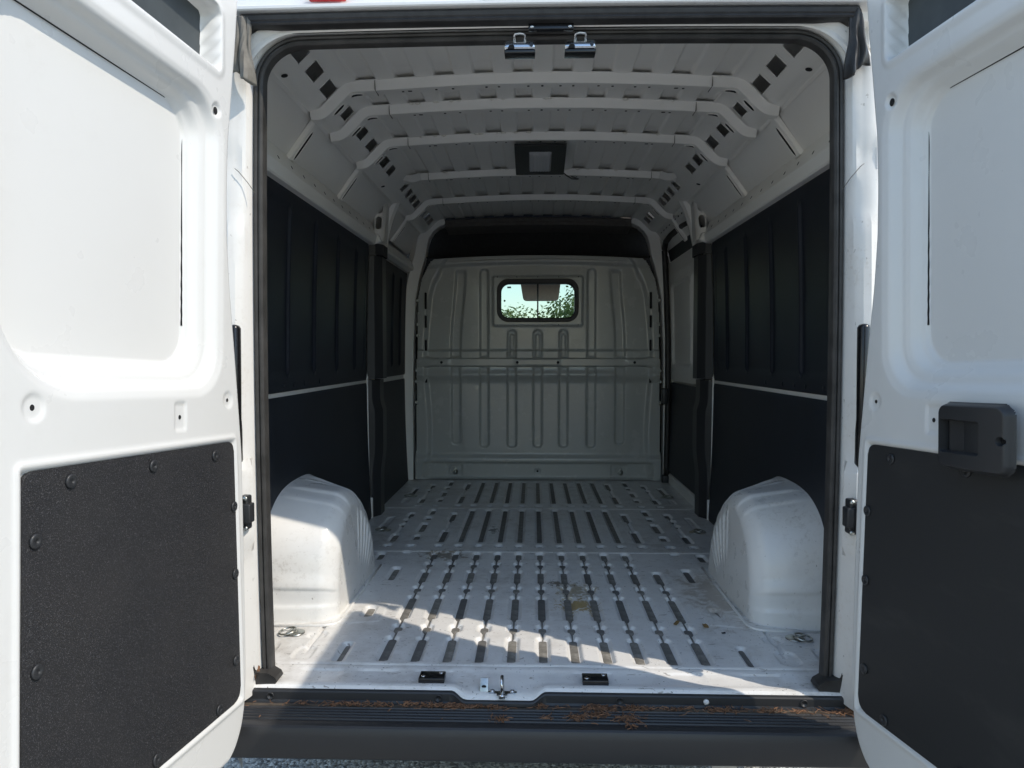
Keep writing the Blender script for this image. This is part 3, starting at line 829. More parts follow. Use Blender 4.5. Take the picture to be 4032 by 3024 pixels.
# cant rail with square openings
holesY = [(0.06, 0.145), (0.215, 0.303), (0.361, 0.455), (0.514, 0.606), (0.775, 0.845), (1.014, 1.092), (1.174, 1.268), (1.45, 1.542), (1.602, 1.69), (1.97, 2.04), (2.10, 2.192), (2.238, 2.338), (2.375, 2.474), (2.70, 2.76), (2.80, 2.90), (2.94, 3.04)]
def cant(s):
    ys = sorted(set([0.0, 3.2] + [v for h in holesY for v in h] + [round(v, 3) for v in np.arange(0.02, 3.2, 0.04)]))
    ys = [y for i, y in enumerate(ys) if i == 0 or y - ys[i - 1] > 0.004 or any(abs(y - v) < 1e-6 for h in holesY for v in h)]
    sec = [(0.660, 1.8785), (0.674, 1.8772), (0.688, 1.8735), (0.699, 1.8695), (0.709, 1.8645), (0.7275, 1.8525), (0.746, 1.834), (0.7645, 1.8155), (0.782, 1.798), (0.792, 1.789), (0.804, 1.782), (0.818, 1.778), (0.832, 1.776), (0.836, 1.770), (0.838, 1.762)]
    P = np.array([[(s * x, y, z) for x, z in sec] for y in ys])
    mask = np.ones((len(ys) - 1, len(sec) - 1), bool)
    for i in range(len(ys) - 1):
        m = (ys[i] + ys[i + 1]) / 2
        if any(a < m < b for a, b in holesY): mask[i, 5:7] = False
    o = grid("cant_rail", P, 'inner', van, mask)
    for a, b in holesY:      # folded edges of each opening
        mb = MB(); d = 0.0
        e0 = (0.7275, 1.8525); e1 = (0.7645, 1.8155)
        c = [(s * e0[0], a, e0[1]), (s * e0[0], b, e0[1]), (s * e1[0], b, e1[1]), (s * e1[0], a, e1[1])]
        mb.tube(c, 0.0016, 6, True)
        mb.build("opening_edge", 'inner', o)
    for yy in (0.30, 0.93, 1.75):
        mb = MB(); mb.lathe([(0.010, 0), (0.010, 0.001)], lambda p, q, h: (s * (0.808 + p), yy + q * 1.2, 1.7795 - h - p * 0.3), 14); mb.build("round_hole", 'hole', o)
    return o
cantL = cant(-1); cantR = cant(1)

# roof sheet with pressed channels
def roof():
    xs = np.arange(-0.672, 0.6721, 0.0042); ys = np.concatenate([np.arange(0.0, 1.3, 0.02), np.arange(1.3, 3.16, 0.03)])
    X, Y = np.meshgrid(xs, ys)
    per = 0.139
    c = (np.floor(X / per) + 0.5) * per
    d = np.abs(X - c)
    ch = 0.014 * (1 - sstep(0.0315, 0.0365, d)) * (np.abs(X) < 0.69)
    near = np.zeros(Y.shape)
    for yb in (0.60, 0.86, 1.27, 1.89, 2.49): near = np.maximum(near, sstep(yb - 0.075, yb - 0.055, Y) * (1 - sstep(yb + 0.12, yb + 0.14, Y)))
    ch = ch * (0.55 + 0.45 * near)
    Z = 1.9015 - 0.057 * X ** 2 + ch - 0.006 * sstep(0.15, 0.0, Y)
    return grid("roof_sheet", np.stack([X, Y, Z], -1), 'inner', van)
roof()

# roof bows
bow_path = [(0.0, 1.900), (0.2, 1.8975), (0.4, 1.890), (0.60, 1.8795), (0.64, 1.8775), (0.672, 1.8755), (0.69, 1.872), (0.703, 1.865), (0.715, 1.855), (0.73, 1.840), (0.75, 1.8195), (0.768, 1.8015), (0.78, 1.7905), (0.79, 1.7835), (0.80, 1.7795), (0.812, 1.778), (0.828, 1.7775)]
def bow(y, full=True, w=0.062):
    half = bow_path if full else bow_path[:5]
    pts = [(-x, z) for x, z in half[::-1]] + half[1:]
    # densify
    out = []
    for a, b in zip(pts, pts[1:]):
        n = max(1, int(math.hypot(b[0] - a[0], b[1] - a[1]) / 0.006))
        for k in range(n): out.append((a[0] + (b[0] - a[0]) * k / n, a[1] + (b[1] - a[1]) * k / n))
    out.append(pts[-1])
    sec = [(-0.010, -0.003), (-0.002, -0.002), (0.000, 0.002), (0.009, 0.0275), (0.0115, 0.0298), (w, 0.0265), (w + 0.003, 0.024), (w + 0.008, 0.003), (w + 0.012, 0.0), (w + 0.026, -0.001)]
    P = np.zeros((len(out), len(sec), 3)); fr = []
    for i, (x, z) in enumerate(out):
        a = out[max(0, i - 1)]; c = out[min(len(out) - 1, i + 1)]
        tx, tz = c[0] - a[0], c[1] - a[1]; L = math.hypot(tx, tz); nx, nz = tz / L, -tx / L
        fr.append((x, z, nx, nz))
        for j, (dy, n_) in enumerate(sec): P[i, j] = (x + nx * n_, y + dy, z + nz * n_)
    b = grid("roof_bow", P, 'inner', van)
    # small punched holes along the underside
    for x in (-0.50, -0.475, -0.38, -0.32, -0.20, -0.155, -0.05, 0.0, 0.065, 0.11, 0.20, 0.25, 0.33, 0.38, 0.475, 0.50):
        zc = np.interp(abs(x), [p[0] for p in bow_path], [p[1] for p in bow_path])
        mb = MB(); ww = 0.014 if abs(x) in (0.475,) else 0.008
        mb.box((x, y + 0.038, zc - 0.0298), (ww, 0.007 if x else 0.011, 0.0012), None, 0); mb.build("punched_hole", 'hole', b)
    if full:
        for s in (-1, 1):
            for x0, x1 in ((0.645, 0.712), (0.732, 0.776)):
                fs = [f for f in fr if x0 <= s * f[0] <= x1]
                if len(fs) < 2: continue
                Pq = []
                for i, (x, z, nx, nz) in enumerate(fs):
                    t = i / (len(fs) - 1); hwid = 0.013 * math.sqrt(max(0.05, 1 - (2 * t - 1) ** 4))
                    Pq.append([(x + nx * 0.0302, y + 0.041 - hwid, z + nz * 0.0302), (x + nx * 0.0290, y + 0.041 + hwid, z + nz * 0.0290)])
                grid("oval_slot", np.array(Pq), 'hole', b)
                Pr = [Vector(p[1]) for p in Pq]
                mb = MB(); mb.tube([Vector(p[0]) for p in Pq] + [Vector(p[1]) for p in Pq[::-1]], 0.002, 6, True); mb.build("slot_rim", 'inner', b)
    # sheet joints
    for s in (-1, 1):
        mb = MB(); mb.box((s * 0.594, y + 0.03, 1.8795 - 0.012), (0.0016, 0.064, 0.0372), None, 0); mb.build("joint_line", 'seal_sunlit_dust', b)
    return b
bows = [bow(0.612), bow(0.862), bow(1.275), bow(1.895, False), bow(2.50)]
# brackets at the ends of the short bow
for s in (-1, 1):
    P = []
    for t in np.linspace(0, 1, 10):
        P.append([(s * (0.635 + 0.10 * t), 1.85 + 0.02 * t, 1.876 - 0.012 * math.sin(t * 3)), (s * (0.635 + 0.10 * t), 1.90, 1.850 + 0.004 * t - 0.016 * math.sin(t * 3.1)), (s * (0.635 + 0.10 * t), 1.965, 1.850 - 0.008 * t)])
    grid("bow_bracket", np.array(P), 'inner', bows[3])
# sealant blobs between bows and roof
for bi, yb in ((1, 0.862), (2, 1.275), (3, 1.895)):
    mb = MB()
    for i in range(12):
        x = random.uniform(-0.55, 0.55); r = random.uniform(0.005, 0.009)
        zc = np.interp(abs(x), [p[0] for p in bow_path], [p[1] for p in bow_path])
        b = bmesh.new(); bmesh.ops.create_icosphere(b, subdivisions=1, radius=r)
        for v in b.verts: v.co = Vector((v.co.x * random.uniform(1.0, 2.2) + x, v.co.y * 0.8 + yb - 0.004, v.co.z * 0.8 + zc + 0.001))
        for f in b.faces: f.smooth = True
        mb.add(b)
    mb.build("sealant_beads", 'blob', bows[bi])["kind"] = "stuff"

# wall posts that carry bows 1, 3 and 5 down to the rail
def wall_post(s, y):
    P = []
    for t in np.linspace(0, 1, 16):
        x = 0.834 + (0.934 - 0.834) * t; z = 1.770 - (1.770 - 1.632) * t
        sec = [(0.0, 0.0), (0.004, 0.014), (0.009, 0.017), (0.055, 0.017), (0.060, 0.014), (0.068, 0.0)]
        P.append([(s * (x - h * 0.81), y + dy, z - h * 0.59) for dy, h in sec])
    o = grid("wall_post", np.array(P), 'inner', van)
    q = []
    for t in np.linspace(0.22, 0.97, 12):
        x = 0.834 + 0.100 * t; z = 1.770 - 0.138 * t; h = 0.0180; w_ = 0.011 * math.sqrt(max(0.1, 1 - (2 * (t - 0.22) / 0.75 - 1) ** 6))
        q.append([(s * (x - h * 0.81), y + 0.032 - w_, z - h * 0.59), (s * (x - h * 0.81), y + 0.032 + w_, z - h * 0.59)])
    grid("long_slot", np.array(q), 'hole', o)
    mb = MB(); mb.tube([p[0] for p in q] + [p[1] for p in q[::-1]], 0.0022, 6, True); mb.build("slot_rim", 'inner', o)
for s in (-1, 1):
    for y in (0.66, 1.32, 2.545): wall_post(s, y)

# main pillar head with two long oval openings
def pillar_head(s):
    def pt(a, t, d=0.0):       # a: across 0 outer .. 1 inner, t: up
        z = 1.545 + 0.315 * t
        xo = 0.925 - 0.02 * t - 0.035 * t ** 3; xi = 0.868 - 0.028 * t
        x = xo + (xi - xo) * a
        return (s * x, 1.985 + 0.035 * a + 0.03 * (2 * a - 1) ** 4 - d, z)
    N = 60; A = np.linspace(0, 1, N); Tt = np.linspace(0, 1, N)
    P = np.array([[pt(a, t) for a in A] for t in Tt])
    X, Z = np.meshgrid(A * 0.066, Tt * 0.315)
    hole = np.minimum(sdrr(X, Z, 0.034, 0.095, 0.018, 0.036, 0.018), sdrr(X, Z, 0.034, 0.185, 0.018, 0.036, 0.018)) < 0
    ok = ~hole
    o = grid("pillar_head", P, 'inner', van, ok[:-1, :-1] & ok[1:, :-1] & ok[:-1, 1:] & ok[1:, 1:], sharp=40)
    for zc in (0.095, 0.185):
        mb = MB(); mb.tube([pt(a / 0.066, b / 0.315, 0.001) for a, b in rrpts(0.034, zc, 0.0185, 0.0365, 0.0185, 6)], 0.0022, 6, True); mb.build("opening_edge", 'inner', o)
    mb = MB(); mb.box((s * 0.900, 1.995, 1.548), (0.05, 0.05, 0.05), Matrix.Rotation(s * 0.4, 3, 'Y'), 0.01); mb.build("rail_junction", 'inner', o)
    P = np.array([[pt(1, t), (s * (0.866 - 0.028 * t), 2.04, 1.545 + 0.315 * t), (s * (0.872 - 0.028 * t), 2.15, 1.545 + 0.315 * t)] for t in np.linspace(0, 1, 12)])
    grid("pillar_side", P, 'inner', o)
for s in (-1, 1): pillar_head(s)
# hoop in front of the pillar head (rear edge of the side-door bay)
for s in (-1, 1):
    P = []
    for t in np.linspace(0, 1, 20):
        z = 1.52 + 0.34 * t; x = 0.892 - 0.07 * t - 0.06 * t ** 3
        P.append([(s * (x + 0.03), 2.135, z), (s * x, 2.145, z), (s * (x - 0.012), 2.17, z), (s * (x - 0.004), 2.22, z), (s * (x + 0.045), 2.235, z)])
    grid("bay_hoop", np.array(P), 'inner', van)

# left front bay: lower rail and pressed panel
pr = [(0.94, 1.60), (0.915, 1.592), (0.898, 1.575), (0.885, 1.545), (0.882, 1.525), (0.89, 1.512), (0.93, 1.505)]
ys = np.linspace(2.17, 3.16, 40)
grid("front_side_rail", np.array([[(-x, y, z) for y in ys] for x, z in pr]), 'inner', van)

# ---- sliding door side (right front bay)
def slider():
    ys = np.arange(2.17, 3.14, 0.010); zs = np.arange(0.735, 1.56, 0.010)
    Y, Z = np.meshgrid(ys, zs)
    h = np.zeros(Y.shape)
    d = sdrr(Y, Z, 2.80, 1.12, 0.30, 0.285, 0.06); h += 0.018 * (1 - sstep(-0.022, 0.0, d))
    d = sdrr(Y, Z, 2.36, 1.12, 0.10, 0.285, 0.05); h += 0.016 * (1 - sstep(-0.018, 0.0, d))
    h -= 0.010 * np.exp(-((Y - 2.475) / 0.014) ** 2) * sstep(0.84, 0.87, Z) * (1 - sstep(1.34, 1.37, Z))
    h -= 0.006 * np.exp(-((Z - 1.46) / 0.02) ** 2)
    X = wall_x(Z) - 0.012 + h
    o = grid("sliding_door_panel", np.stack([X, Y, Z], -1), 'inner', van)
    return o
sd = slider()
liner("sliding_door_trim", 1, 2.16, 3.10, 0.085, 0.728, [], 0.02, off=0.012)
P = [[(0.948, y, z) for y in (2.15, 3.16)] for z in (-0.01, 0.09)]
grid("door_step_panel", np.array([[(0.925, 2.15, 0.0), (0.925, 3.16, 0.0)], [(0.928, 2.15, 0.06), (0.928, 3.16, 0.06)], [(0.945, 2.15, 0.075), (0.945, 3.16, 0.075)], [(0.948, 2.15, 0.09), (0.948, 3.16, 0.09)]]), 'inner', van)
# upper recess, header rail and black seal
grid("sliding_door_header", np.array([[(0.945, y, 1.555) for y in (2.16, 3.16)], [(0.93, y, 1.60) for y in (2.16, 3.16)], [(0.918, y, 1.70) for y in (2.16, 3.16)], [(0.905, y, 1.72) for y in (2.16, 3.16)]]), 'cav', van)
P = np.array([[(x, y, z) for y in np.linspace(2.16, 3.12, 30)] for x, z in ((0.90, 1.735), (0.872, 1.728), (0.860, 1.735), (0.842, 1.765), (0.836, 1.80), (0.845, 1.815), (0.87, 1.82))])
hr = grid("sliding_door_rail", P, 'inner', van)
for i in range(9):
    yy = 2.25 + i * 0.095
    mb = MB(); mb.box((0.8485, yy, 1.753), (0.004, 0.016, 0.013), Matrix.Rotation(0.5, 3, 'Y'), 0.001); mb.build("punched_hole", 'hole', hr)
mb = MB()
path = [(0.905, 2.21, 1.70), (0.892, 2.5, 1.712), (0.884, 2.85, 1.708), (0.880, 3.02, 1.690), (0.882, 3.085, 1.650), (0.890, 3.105, 1.58), (0.905, 3.112, 1.35), (0.918, 3.115, 1.0), (0.922, 3.118, 0.6), (0.915, 3.12, 0.02)]
cat = []
for a, b in zip(path, path[1:]):
    for k in range(6): cat.append(tuple(Vector(a).lerp(Vector(b), k / 6)))
cat.append(path[-1])
mb.tube(cat, 0.020, 10); mb.build("sliding_door_seal", 'rubber', van)
mb = MB(); mb.box((0.895, 3.10, 0.62), (0.045, 0.05, 0.115), None, 0.008); mb.build("door_check_block", 'plastic', van)
mb = MB(); mb.box((0.905, 3.105, 0.03), (0.045, 0.05, 0.06), None, 0.008); mb.build("lower_roller_guide", 'plastic', van)

# ---- bulkhead
L = 3.19
def bulkhead():
    xs = np.arange(-0.93, 0.9301, 0.006); zs = np.arange(0.012, 1.627, 0.006)
    X, Z = np.meshgrid(xs, zs)
    d = np.zeros(X.shape)                       # positive: towards the hold (-y)
    # lower wall leans: pockets pressed
    for c, lo in ((-0.59, 0.265), (-0.385, 0.238), (-0.186, 0.238), (0, 0.238), (0.186, 0.238), (0.385, 0.238), (0.59, 0.265)):
        r_ = sdrr(X, Z, c, (lo + 0.90) / 2, 0.036, (0.90 - lo) / 2, 0.03)
        d -= 0.014 * (1 - sstep(-0.014, 0.004, r_))
    for c in (-0.385, 0.385):
        r_ = sdrr(X, Z, c, 1.20, 0.034, 0.33, 0.03); d -= 0.013 * (1 - sstep(-0.014, 0.004, r_))
    for s in (-1, 1):
        xc = s * (0.59 - 0.035 * sstep(1.0, 1.5, Z))
        r_ = np.abs(X - xc) - 0.040; d -= 0.013 * (1 - sstep(-0.016, 0.004, r_)) * sstep(0.88, 0.90, Z) * (1 - sstep(1.49, 1.53, Z))
    for c in (-0.186, 0, 0.186):
        r_ = sdrr(X, Z, c, 0.98, 0.034, 0.115, 0.034); d -= 0.012 * (1 - sstep(-0.012, 0.004, r_))
        r_ = sdrr(X, Z, c, 0.96, 0.014, 0.10, 0.014); d += 0.010 * (1 - sstep(-0.004, 0.006, r_))
    # folds
    d += 0.018 * sstep(0.955, 0.935, Z) * sstep(0.70, 0.78, Z)
    d += 0.012 * np.exp(-((Z - 0.765) / 0.03) ** 2)
    d += 0.020 * sstep(0.20, 0.155, Z)
    r_ = sdrr(X, Z, 0, 0.075, 0.835, 0.066, 0.03); d -= 0.026 * (1 - sstep(-0.02, 0.0, r_))
    for c in (-0.606, 0.591):
        r_ = sdrr(X, Z, c, 0.068, 0.062, 0.05, 0.01); d -= 0.006 * (1 - sstep(-0.008, 0.0, r_))
    r_ = np.hypot(X, Z - 0.068) - 0.024; d -= 0.006 * (1 - sstep(-0.008, 0.0, r_))
    # window plate
    r_ = sdrr(X, Z, 0, 1.298, 0.327, 0.182, 0.02); d += 0.012 * (1 - sstep(-0.012, 0.004, r_))
    # side flange and upper corner gussets
    edge = np.interp(Z, [0, 1.33, 1.46, 1.567, 1.62], [0.882, 0.858, 0.832, 0.775, 0.72])
    side = np.abs(X) - (edge - 0.075 - 0.02 * np.sin(Z * 5))
    d += 0.022 * sstep(-0.02, 0.02, side)
    g = np.hypot(np.abs(X) - 0.80, Z - 1.52) - 0.115; d += 0.014 * (1 - sstep(-0.03, 0.0, g)) * (1 - sstep(-0.02, 0.02, side))
    d += 0.016 * sstep(1.555, 1.585, Z + 0.03 * (X / 0.78) ** 2)
    # slight oil-canning and knocks
    d += 0.003 * np.sin(X * 5 + 2) * np.sin(Z * 6 + 1)
    for _ in range(26):
        cx, cz, rr_, a_ = random.uniform(-0.8, 0.8), random.uniform(0.15, 0.75), random.uniform(0.008, 0.03), random.uniform(-0.0018, 0.0018)
        d += a_ * np.exp(-((X - cx) ** 2 + (Z - cz) ** 2) / rr_ ** 2)
    P = np.stack([X, L - d, Z], -1)
    inside = (np.abs(X) < edge + 0.004) & (Z < 1.622 - 0.028 * (X / 0.78) ** 2)
    win = sdrr(X, Z, 0, 1.3, 0.276, 0.137, 0.07) < 0
    ok = inside & ~win
    mask = ok[:-1, :-1] & ok[1:, :-1] & ok[:-1, 1:] & ok[1:, 1:]
    return grid("bulkhead", P, 'bulk', van, mask)
bh = bulkhead()
# folded top flange of the bulkhead
xs = np.linspace(-0.785, 0.785, 90); zf = 1.617 - 0.028 * (xs / 0.78) ** 2 - 0.10 * sstep(0.70, 0.80, np.abs(xs)) ** 2
grid("top_flange", np.array([np.stack([xs, np.full(90, L + dy), zf + dz], -1) for dy, dz in ((0.01, 0.006), (-0.020, 0.006), (-0.0225, 0.004), (-0.0225, -0.018), (-0.016, -0.022))]), 'bulk', bh)
# belt bar
xs = np.linspace(-0.86, 0.86, 120)
pr = [(0.0, 0.900), (-0.004, 0.893), (-0.020, 0.886), (-0.030, 0.881), (-0.034, 0.874), (-0.034, 0.844), (-0.030, 0.836), (-0.020, 0.831), (-0.002, 0.824), (0.0, 0.815)]
P = np.zeros((len(pr), len(xs), 3))
for i, (dy, z) in enumerate(pr):
    wide = 1 + 0.5 * sstep(0.74, 0.84, np.abs(xs))
    P[i, :, 0] = xs; P[i, :, 1] = L - 0.012 + dy; P[i, :, 2] = 0.858 + (z - 0.858) * wide
    if i in (5, 4): P[i, :, 1] += 0.004 * (np.abs(np.abs(xs) - 0.40) < 0.24)
belt = grid("belt_bar", P, 'bulk', bh)
for x in (-0.146, 0.145, -0.69, 0.69):
    mb = MB(); mb.lathe([(0.010, 0), (0.009, 0.0012)], lambda a, b, h: (x + a, L - 0.0465 - h, 0.858 + b), 14); mb.build("bolt_hole", 'hole', bh)
for s in (-1, 1):
    for zc in (1.30, 1.13, 0.80, 0.72, 0.57, 1.05):
        r0 = 0.013
        mb = MB(); mb.lathe([(r0, 0), (r0, 0.004), (r0 * 0.6, 0.005), (r0 * 0.55, 0.002), (0.001, 0.002)], lambda a, b, h: (s * (0.862 + 0.012 * (zc < 1)) + a, L - 0.022 - h, zc + b), 14); mb.build("flange_bolt", 'steel', bh)
    for zc, hh in ((1.30, 0.06), (1.15, 0.045), (0.98, 0.04), (0.755, 0.045)):
        mb = MB(); mb.prism(rrpts(s * 0.805, zc, 0.008, hh, 0.008, 4), lambda a, b, n: (a, L - 0.0225 - n, b), 0.0015); mb.build("long_slot", 'hole', bh)
        mb = MB(); mb.tube([(a, L - 0.022, b) for a, b in rrpts(s * 0.805, zc, 0.0105, hh + 0.003, 0.0105, 4)], 0.003, 6, True); mb.build("slot_rim", 'bulk', bh)
for x in (-0.49, -0.21, 0.0, 0.21, 0.49, -0.765, 0.765):
    mb = MB(); mb.lathe([(0.007, 0), (0.007, 0.003), (0.001, 0.004)], lambda a, b, h: (x + a, L - 0.016 - h, 1.606 - 0.03 * (x / 0.78) ** 2 + b), 10); mb.build("rivet", 'steel', bh)
for x in (-0.29, -0.15, 0, 0.15, 0.29):
    for zc in (1.470, 1.128):
        mb = MB(); mb.lathe([(0.004, 0), (0.0035, 0.001)], lambda a, b, h: (x + a, L - 0.0125 - h, zc + b), 8); mb.build("rivet", 'hole', bh)
mb = MB(); mb.lathe([(0.008, 0), (0.008, 0.002)], lambda a, b, h: (a, L + 0.006 - h, 0.068 + b), 12); mb.build("bolt_hole", 'hole', bh)
for c in (-0.606, 0.591):
    mb = MB()
    mb.lathe([(0.020, 0), (0.020, 0.004), (0.010, 0.006), (0.009, 0.013), (0.001, 0.014)], lambda a, b, h: (c + 0.008 + a, L + 0.008 - h, 0.060 + b), 18)
    mb.tube([(c - 0.006 + 0.024 * math.cos(t), L - 0.006, 0.076 + 0.024 * math.sin(t)) for t in np.linspace(0, 2 * math.pi, 22, endpoint=False)], 0.0028, 8, True)
    mb.box((c - 0.004, L - 0.006, 0.074), (0.05, 0.006, 0.007), Matrix.Rotation(-0.75, 3, 'Y'), 0.001)
    mb.build("tie_down_ring", 'steel', bh)
# window
def ring(outer, inner, y0, y1):
    P = []
    for pts, y in ((outer, y1), (outer, y0 + 0.004), ([(o[0] * 0.92 + i[0] * 0.08, o[1] * 0.92 + i[1] * 0.08) for o, i in zip(outer, inner)], y0), ([(o[0] * 0.2 + i[0] * 0.8, o[1] * 0.2 + i[1] * 0.8) for o, i in zip(outer, inner)], y0), (inner, y0 + 0.006), (inner, y1)):
        P.append([(a, y, b) for a, b in pts])
    return np.array(P)
o_ = rrpts(0, 1.3015, 0.292, 0.154, 0.082, 10); i_ = rrpts(0, 1.2985, 0.262, 0.121, 0.058, 10)
grid("window_frame", ring(o_, i_, L - 0.034, L + 0.03), 'rubber', bh, close_x=True)
for s in (-1, 1):
    mb = MB(); mb.prism([(p[0], p[1]) for p in rrpts(s * 0.134, 1.2985, 0.133, 0.126, 0.03, 4)], lambda a, b, n: (a, L - 0.004 + n + (0.006 if s > 0 else 0), b), 0.004); mb.build("window_pane", 'glass', bh)
mb = MB(); mb.box((0.0, L - 0.006, 1.2985), (0.011, 0.016, 0.246), None, 0.002); mb.build("centre_mullion", 'gloss', bh)
mb = MB(); mb.lathe([(0.0075, 0), (0.007, 0.003), (0.001, 0.004)], lambda a, b, h: (-0.238 + a, L - 0.008 - h, 1.300 + b), 12); mb.build("pane_stop", 'gloss', bh)
# white sticker with print lines on the pane
mb = MB(); mb.box((-0.205, L - 0.0065, 1.396), (0.028, 0.0006, 0.012), None, 0); mb.build("pane_sticker", 'wash', bh)

# body ring, shelf recess and headliner above the bulkhead
hp = [(0.914, 0.0), (0.914, 0.5), (0.908, 1.0), (0.890, 1.33), (0.866, 1.46), (0.838, 1.56), (0.820, 1.62), (0.806, 1.70), (0.790, 1.755), (0.760, 1.80), (0.720, 1.835), (0.66, 1.862)]
def ring_path():
    out = []
    for a, b in zip(hp, hp[1:]):
        for k in range(6): out.append((a[0] + (b[0] - a[0]) * k / 6, a[1] + (b[1] - a[1]) * k / 6))
    out.append(hp[-1]); return out
for s in (-1, 1):
    pth = ring_path(); P = []
    for i, (x, z) in enumerate(pth):
        a = pth[max(0, i - 1)]; c = pth[min(len(pth) - 1, i + 1)]
        tx, tz = c[0] - a[0], c[1] - a[1]; Ln = math.hypot(tx, tz); nx, nz = tz / Ln, -tx / Ln
        sec = [(0.10, -0.01), (0.055, -0.06), (0.040, -0.055), (-0.002, -0.040), (-0.012, -0.036), (-0.016, -0.030), (-0.016, 0.06)]
        P.append([(s * (x + nx * o2), L + y2, z + nz * o2) for o2, y2 in sec])
    grid("front_body_ring", np.array(P), 'inner', van)
mb = MB(); mb.box((0, L + 0.22, 1.72), (1.62, 0.02, 0.34), None, 0.005); mb.box((0, L + 0.12, 1.616), (1.62, 0.22, 0.01), None, 0); mb.build("overhead_shelf_back", 'headdk', van)
xs = np.linspace(-0.66, 0.66, 60)
P = np.array([[(x, L - 0.05 + dy, z + 0.016 * (1 - (x / 0.66) ** 2) + (0.004 * math.sin(x * 38) if k == 2 else 0)) for x in xs] for k, (dy, z) in enumerate(((-0.03, 1.866), (0.0, 1.864), (0.006, 1.842), (0.0, 1.838), (0.0, 1.818), (0.04, 1.815), (0.22, 1.80)))])
grid("cab_headliner", P, 'head', van)

mb = MB()  # added dark panels that stop light leaking in around the bulkhead
for c, sz in (((0, L + 0.20, 1.80), (2.0, 0.02, 0.60)), ((0, L + 0.10, 0.42), (2.0, 0.02, 1.30)), ((-0.66, L + 0.10, 1.28), (0.68, 0.02, 0.50)), ((0.66, L + 0.10, 1.28), (0.68, 0.02, 0.50))):
    mb.box(c, sz, None, 0)
mb.build("cab_light_blocker", 'headdk', van)
# dome lamp hanging between two bows
def lampT(a, b, n):   # a: x, b: along the plate (0 rear .. 1 front), n: down
    y = 1.295 + 0.315 * b; z = 1.858 - 0.052 * b
    return (a, y - n * 0.16, z - n)
mb = MB(); mb.prism(rrpts(0, 0.5, 0.118, 0.5, 0.008, 3), lampT, 0.010, 0.002); lp = mb.build("dome_lamp_plate", 'gloss', van)
P = []
for b in np.linspace(0.20, 0.86, 20):
    row = []
    for a in np.linspace(-0.052, 0.052, 24):
        ed = min((b - 0.20) / 0.08, (0.86 - b) / 0.08, (0.052 - abs(a)) / 0.012, 1.0)
        row.append(lampT(a, b, 0.010 + 0.011 * math.sqrt(max(0, ed)) + 0.0012 * math.sin(a * 900)))
    P.append(row)
grid("lamp_lens", np.array(P), 'wash', lp)
mb = MB(); mb.tube([(0.105, 1.60, 1.812), (0.13, 1.63, 1.80), (0.16, 1.68, 1.795), (0.19, 1.72, 1.802), (0.20, 1.78, 1.818), (0.185, 1.84, 1.84), (0.17, 1.88, 1.855)], 0.0035, 8); mb.build("lamp_cable", 'rubber', lp)

# ---- outer shell (keeps the cavities dark, makes the body closed)
def shell():
    sec = [(0.93, -0.30), (1.01, -0.10), (1.02, 0.4), (1.022, 0.9), (1.005, 1.35), (0.965, 1.70), (0.90, 1.90), (0.80, 1.98), (0.55, 2.035), (0.0, 2.055)]
    full = [(-x, z) for x, z in sec] + [(x, z) for x, z in sec[::-1][1:]]
    ys = [0.065, 0.16, 0.3, 1.0, 2.0, 3.0, 3.35]
    P = np.array([[(x * (0.94 if y < 0.1 else 0.985 if y < 0.2 else 1.0), y, z if y > 0.1 else z - 0.02 * (z > 1.9)) for x, z in full] for y in ys])
    grid("outer_shell", P, 'white', van)
shell()
for s in (-1, 1):      # corner skin from the aperture frame out to the body side
    zs = np.linspace(-0.05, 1.85, 40)
    P = []
    for z in zs:
        w = hw(min(z, 1.6)) if z < 1.62 else hw(1.6)
        P.append([(s * (w + 0.080), 0.065, z), (s * (w + 0.088), 0.045 + 0.01 * z, z), (s * (w + 0.10), 0.030 + 0.01 * z, z), (s * (w + 0.14), 0.034 + 0.01 * z, z), (s * min(0.968, w + 0.18), 0.055 + 0.01 * z, z), (s * 0.970, 0.09, z)])
    grid("corner_skin", np.array(P), 'white', van)
    # tail lamp set in the corner, seen through the hinge gap
    mb = MB(); mb.box((s * 0.872, -0.020, 0.80), (0.075, 0.05, 0.36), None, 0.02); tl = mb.build("tail_lamp", 'red', van)
    mb = MB(); mb.box((s * 0.834, -0.034, 0.80), (0.026, 0.040, 0.38), None, 0.010); mb.build("lamp_housing", 'gloss', tl)
grid("header_skin", np.array([[(x, 0.07, 2.03) for x in (-0.9, 0.9)], [(x, 0.07, 1.79) for x in (-0.9, 0.9)], [(x, 0.02, 1.795) for x in (-0.9, 0.9)], [(x, 0.0, 1.83) for x in (-0.9, 0.9)]]), 'inner', van)
mb = MB(); mb.box((0, 1.65, -0.10), (1.80, 3.2, 0.14), None, 0.01); mb.build("underbody", 'cav', van)

# ---- cab, seen through the bulkhead window
mb = MB(); mb.box((0, 3.95, 1.86), (1.7, 1.2, 0.02), None, 0); mb.build("cab_roof_lining", 'head', van)
mb = MB(); mb.box((0, 4.45, 0.55), (1.7, 0.6, 0.9), None, 0.08); mb.build("dashboard", 'plastic', van)
for s in (-1, 1):
    mb = MB(); mb.box((s * 0.98, 4.0, 0.45), (0.04, 1.6, 1.1), None, 0.01); mb.build("cab_door_panel", 'plastic', van)
    mb = MB(); mb.tube([(s * 0.90, 4.75, 0.95), (s * 0.84, 4.25, 1.45), (s * 0.78, 4.05, 1.84)], 0.04, 8); mb.build("windscreen_pillar", 'plastic', van)
mb = MB(); mb.prism(round_poly([(-0.15, 0.09), (0.20, 0.09), (0.178, -0.078), (-0.122, -0.078)], [0, 0, 0.035, 0.035], 6), lambda a, b, n: (a + 0.005, 4.22 + n + 0.2 * b, 1.455 + b), 0.022, 0.006); mb.build("sun_visor", 'visor', van)
